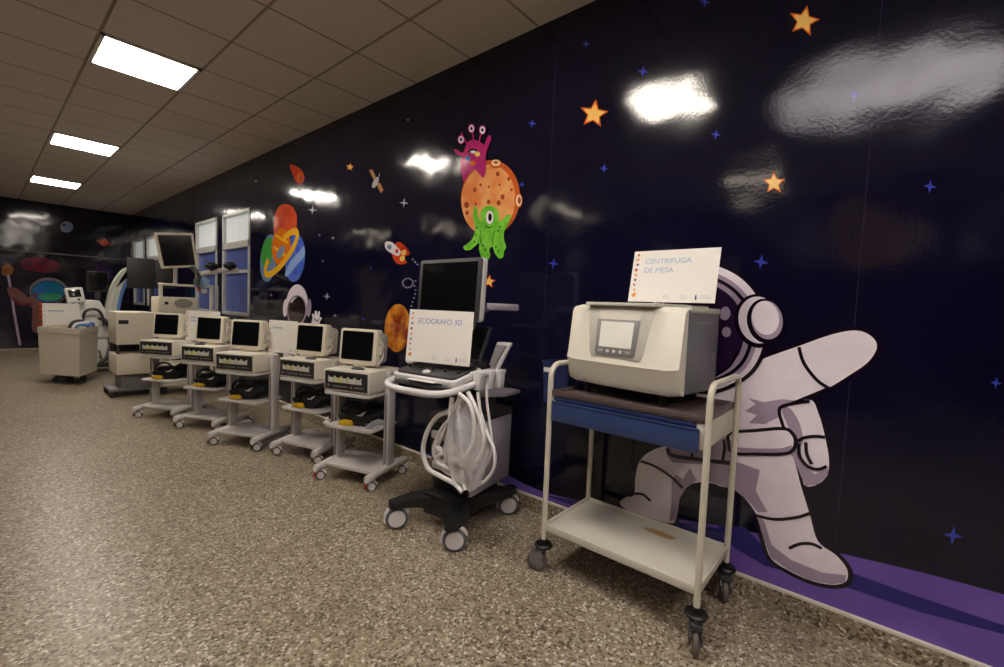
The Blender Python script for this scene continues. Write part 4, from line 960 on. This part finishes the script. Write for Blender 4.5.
bx(bm, p.x+.1, q.x+.05, .02, .4, .14, q.z-.22, .02); obj('column_body', bm, WHITE, carm)
bm = nb(); bx(bm, p.x-.02, q.x+.45, -.06, .1, .08, .15, .02); bx(bm, p.x-.02, p.x+.12, -.1, .5, .08, .15, .02); obj('base', bm, DGREY, carm)
for x, y in ((p.x+.05, -.05), (p.x+.05, .45), (q.x+.4, .0)): castor(carm, x, y, .035, .025, .085, DGREY, BLACK, GREYP, 0)
for k in range(3):
    bm = nb(); pts = [(98+2*k, 318), (106+1.5*k, 322), (113-k, 335), (112-2*k, 350), (105-k, 360), (99, 362-6*k)]
    tube(bm, spline([on(x, y, Ya-.12)-Vector((ca.x, Ya, 0)) for x, y in pts], False, 6), .014 if k else .02, 8); obj('hose', bm, DGREY if k == 0 else GREYP, carm)
bm = nb(); tube(bm, spline([on(x, y, Ya-.12)-Vector((ca.x, Ya, 0)) for x, y in ((82, 322), (85, 312), (92, 309), (99, 311), (103, 318), (104, 326))], False, 6), .02, 8); obj('hose', bm, DGREY, carm)
# black display on it
p0 = on(87, 270.5, 9.6); p1 = on(109, 292, 9.6)
t = thing('display', 'black flat display standing on the c-arm machine', 'display', ((p0.x+p1.x)/2, 9.6, p1.z))
hw = (p1.x-p0.x)/2; hh = p0.z-p1.z
bm = nb(); bx(bm, -hw, hw, 0, .04, 0, hh, .008); obj('display_case', bm, BLACK, t)
bm = nb(); bx(bm, -hw+.015, hw-.015, -.002, .001, .02, hh-.015); obj('screen', bm, SCREEN, t)
bm = nb(); bx(bm, -.03, .03, .03, .07, -.12, .1); obj('stand', bm, DGREY, t)
# white open bin in front
A_ = Vector((-1.745, 8.66, 0)); B_ = Vector((-1.395, 8.12, 0)); C_ = Vector((-1.14, 8.66, 0)); D_ = A_+C_-B_
t = thing('linen_bin', 'large white square bin holding hoses, leftmost object standing on the floor', 'bin', ((A_+C_)/2))
cen_ = (A_+C_)/2
bm = nb()
def lp(z, k): return [bm.verts.new((P_-cen_)*k+Vector((0, 0, z))) for P_ in (A_, B_, C_, D_)]
rs = [lp(.13, .95), lp(.70, 1), lp(.70, 1.02), lp(.775, 1.02), lp(.775, .95), lp(.3, .92)]
for P_, Q_ in zip(rs, rs[1:]):
    for k in range(4): bm.faces.new((P_[k], P_[(k+1) % 4], Q_[(k+1) % 4], Q_[k]))
bm.faces.new(rs[0]); bm.faces.new(rs[-1]); obj('bin_body', bm, CREAM, t, angle=20)
bm = nb(); bx(bm, -.15, .15, -.15, .15, .08, .135); obj('base', bm, BLACK, t)
for x, y in ((-.14, 0), (.14, 0), (0, .14), (0, -.14)): castor(t, x, y, .035, .024, .082, BLACK, BLACK, DGREY, 0)
t = thing('hose_bundle', 'dark and white hoses heaped in the top of the white bin', 'hose', (cen_.x+.1, cen_.y-.05, .72))
for k, (m_, nm) in enumerate(((DGREY, 'dark_hose'), (WHITE, 'white_hose'), (ARCB, 'blue_hose'))):
    bm = nb(); tube(bm, spline([(-.12+.03*k, -.05+.04*k, -.3), (-.1+.03*k, -.05, .05), (-.02+.05*k, -.05, .14-.03*k), (.08+.03*k, 0, .1), (.1+.02*k, .04, -.0), (.08, .05, -.3)], False, 6), .022, 8); obj(nm, bm, m_, t)
# sign card and small monitor there
def ycard(px0, px1, pyt, pyb, Y, lines, label, tm, size):
    l, r_ = on(px0, pyb, Y), on(px1, pyb, Y); tz = on(px0, pyt, Y).z
    c = card(((l.x+r_.x)/2, Y, l.z), PI/2, .04, r_.x-l.x, tz-l.z, lines, label, tm, size); return c
ycard(43, 80, 303, 335, 9.24, [9], 'white sign card standing behind the large white bin', TXTD, .03)
p0 = on(67, 287, 9.3); p1 = on(86, 303, 9.3)
t = thing('control_monitor', 'small white monitor with a grey screen, above the large white bin', 'monitor', ((p0.x+p1.x)/2, 9.32, p1.z), (math.radians(-12), math.radians(-8), 0))
hw = (p1.x-p0.x)/2; hh = p0.z-p1.z
bm = nb(); bx(bm, -hw, hw, -.03, .05, 0, hh, .02, 3); obj('monitor_case', bm, WHITE, t)
bm = nb(); bx(bm, -hw+.035, hw-.035, -.033, -.028, hh*.35, hh-.035, .001); obj('screen', bm, SCREEN, t)
bm = nb(); cyl(bm, (hw*.3, -.03, hh*.18), (hw*.3, -.042, hh*.18), .016, 14, .002); obj('dial', bm, BLACK, t)
bm = nb(); cyl(bm, (0, .02, -.35), (0, .02, .02), .025, 12); obj('stand', bm, WHITE, t)

# ------------------------------------------------------------------ endoscopy tower
Yt = 6.9
o_ = on(190, 300, Yt)
tw = thing('video_tower', 'beige video tower with rails and shelves behind the far carts', 'equipment tower', (o_.x, Yt, 0))
def T(px, py, Y=Yt): return on(px, py, Y)-Vector((o_.x, Yt, 0))
bm = nb()
l, r_ = T(158, 284), T(199, 286)
tube(bm, [(l.x, 0, l.z), (r_.x+.14, 0, l.z)], .016, 10); obj('top_rail', bm, CREAM, tw)
for px in (161, 212, 217):
    bm = nb(); q = T(px, 284); bx(bm, q.x-.018, q.x+.018, 0, .036, .1, l.z+.02 if px < 200 else l.z+.02, .004); obj('post', bm, CREAM if px != 217 else CARTW, tw)
q0, q1 = T(160, 313), T(214, 313)
for z0_, z1_ in ((q0.z-.03, q0.z), (.35, .38), (.1, .14)): bm = nb(); bx(bm, q0.x, q1.x, 0, .45, z0_, z1_, .006); obj('shelf', bm, CREAM, tw)
for x in (q0.x+.04, q1.x-.04):
    for y in (.04, .41): castor(tw, x, y, .04, .028, .1, DGREY, BLACK, GREYP, .6)
# long arm with two black knobs
bm = nb(); a0, a1 = T(200, 274, 6.2), T(238, 270, 6.2); tube(bm, spline([a0, (a0+a1)/2+Vector((0, 0, .015)), a1], False, 4), .03, 10); obj('light_arm', bm, CARTW, tw)
for px, py in ((211, 266), (229, 265.5)):
    bm = nb(); q = T(px, py, 6.2); tb = nb(); bmesh.ops.create_uvsphere(tb, u_segments=16, v_segments=10, radius=1); merge(bm, tb, Matrix.Translation(q+Vector((0, -.03, 0))) @ Matrix.Diagonal((.075, .05, .045, 1))); cyl(bm, q+Vector((0, -.02, -.06)), q+Vector((0, -.02, 0)), .02, 10); obj('knob', bm, BLACK, tw)
bm = nb(); tube(bm, [T(193, 268, 6.72), T(198, 273, 6.4), T(200, 274, 6.2), T(198, 279, 6.5), T(196, 284)], .03, 10); obj('cable_joint', bm, DGREY, tw)
# device on the shelf
q0, q1 = T(158, 296), T(197, 311.5)
t = thing('light_source', 'beige instrument box with an oval speaker grille on the tower shelf', 'instrument', (o_.x, Yt, T(160, 313).z))
hh = q0.z-T(160, 313).z
bm = nb(); bx(bm, q0.x, q1.x, -.02, .35, 0.0, hh*.97, .015); obj('case', bm, CREAM, t)
bm = nb(); tb = nb(); cyl(tb, (0, -.028, 0), (0, -.018, 0), 1, 28); merge(bm, tb, Matrix.Translation((T(183, 300).x, 0, hh*.6)) @ Matrix.Diagonal((.1, 1, .06, 1))); obj('grille', bm, mat('speaker grille', (150, 144, 132), .6), t)
bm = nb(); tb = nb(); cyl(tb, (T(166, 300).x, -.035, hh*.6), (T(166, 300).x, -.018, hh*.6), .02, 16, .003); merge(bm, tb); obj('dial', bm, BLACK, t)
# tilted monitor
t = thing('tilted_monitor', 'large flat monitor in a cream frame, tilted above the video tower', 'monitor', on(176, 251, 6.75), (math.radians(-8), math.radians(6), math.radians(8)))
bm = nb(); w_, h_ = .50, .37
oc = on(176, 251, 6.75)
def q4(k, y): return [(Matrix.Identity(3) @ (on(px, py, 6.75)-oc))*k+Vector((0, y, 0)) for px, py in ((154.5, 232.5), (193, 233), (198, 267), (162, 268.5))]
t.rotation_euler = (0, 0, 0)
def slab(ks, y0, y1, m, nm, par):
    bm = nb(); A = [bm.verts.new(p) for p in q4(ks, y0)]; B = [bm.verts.new(p) for p in q4(ks, y1)]
    bm.faces.new(A); bm.faces.new(B[::-1])
    for i in range(4): bm.faces.new((A[i], A[(i+1) % 4], B[(i+1) % 4], B[i]))
    bmesh.ops.recalc_face_normals(bm, faces=bm.faces); bmesh.ops.bevel(bm, geom=list(bm.edges), offset=.006, segments=2, affect='EDGES') if y1-y0 > .02 else None
    return obj(nm, bm, m, par)
slab(1, 0, .06, CREAM, 'frame', t); slab(.87, -.004, .004, SCREEN, 'screen', t)
bm = nb(); tube(bm, [(.02, .06, 0), (.03, .14, -.1), (.03, .16, on(176, 284, 6.75).z-oc.z)], .022, 10); obj('arm', bm, CARTW, t)
# dark display boards left of it
t = thing('dark_display', 'pair of flat dark display backs left of the tilted monitor', 'display', on(152, 290, 8.3))
oc2 = on(152, 290, 8.3)
for nm, (x0_, x1_, y0_, y1_) in (('left_panel', (127, 154.5, 257, 289)), ('right_panel', (155, 177.5, 262, 289))):
    p, q = on(x0_, y0_, 8.3)-oc2, on(x1_, y1_, 8.3)-oc2; bm = nb(); bx(bm, p.x, q.x, 0, .05, q.z, p.z, .006); obj(nm, bm, mat('brown black casing', (34, 28, 30), .5), t)
bm = nb(); cyl(bm, (0, .03, -oc2.z+.03), (0, .03, .05), .025, 12); bx(bm, -.2, .2, -.15, .2, -oc2.z, -oc2.z+.03, .01); obj('stand', bm, DGREY, t)
t = thing('glove_pouch', 'light blue plastic pouch with a red and white cap hanging on the tower rail', 'pouch', on(202, 284, 6.75))
bm = nb(); tb = nb(); bmesh.ops.create_icosphere(tb, subdivisions=3, radius=1)
for v in tb.verts: v.co *= 1+.25*mn.noise(v.co*2)
merge(bm, tb, Matrix.Translation((.0, 0, .02)) @ Matrix.Diagonal((.09, .02, .085, 1))); obj('pouch_film', bm, mat('pale blue film', (170, 196, 220), .3, alpha=.6), t)
bm = nb(); cyl(bm, (-.06, -.04, -.07), (-.03, -.05, -.07), .03, 14, .005); obj('cap', bm, RED, t); bm = nb(); cyl(bm, (-.01, -.04, -.1), (.04, -.05, -.09), .03, 14, .005); obj('cap_tip', bm, WHITE, t)

# ------------------------------------------------------------------ light
# the photographer's flash, aimed at the ceiling above the camera
fl_ = bpy.data.lights.new('camera_flash', 'SPOT'); fl_.energy = 1350; fl_.color = (.90, .90, 1); fl_.spot_size = math.radians(56); fl_.spot_blend = .5; fl_.shadow_soft_size = .03
fo = bpy.data.objects.new('camera_flash', fl_); COL.objects.link(fo); fo.location = (-2.3, -.12, 1.45)
fo.rotation_euler = (Vector((-2.2, .05, H))-Vector(fo.location)).to_track_quat('-Z', 'Y').to_euler()
w = bpy.data.worlds.new('world'); sc.world = w; w.use_nodes = True; w.node_tree.nodes['Background'].inputs[0].default_value = (.9, .8, .7, 1); w.node_tree.nodes['Background'].inputs[1].default_value = .05
vs = sc.view_settings
vs.view_transform = 'Standard'; vs.look = 'None'; vs.gamma = 1; vs.exposure = 0; vs.use_curve_mapping = False
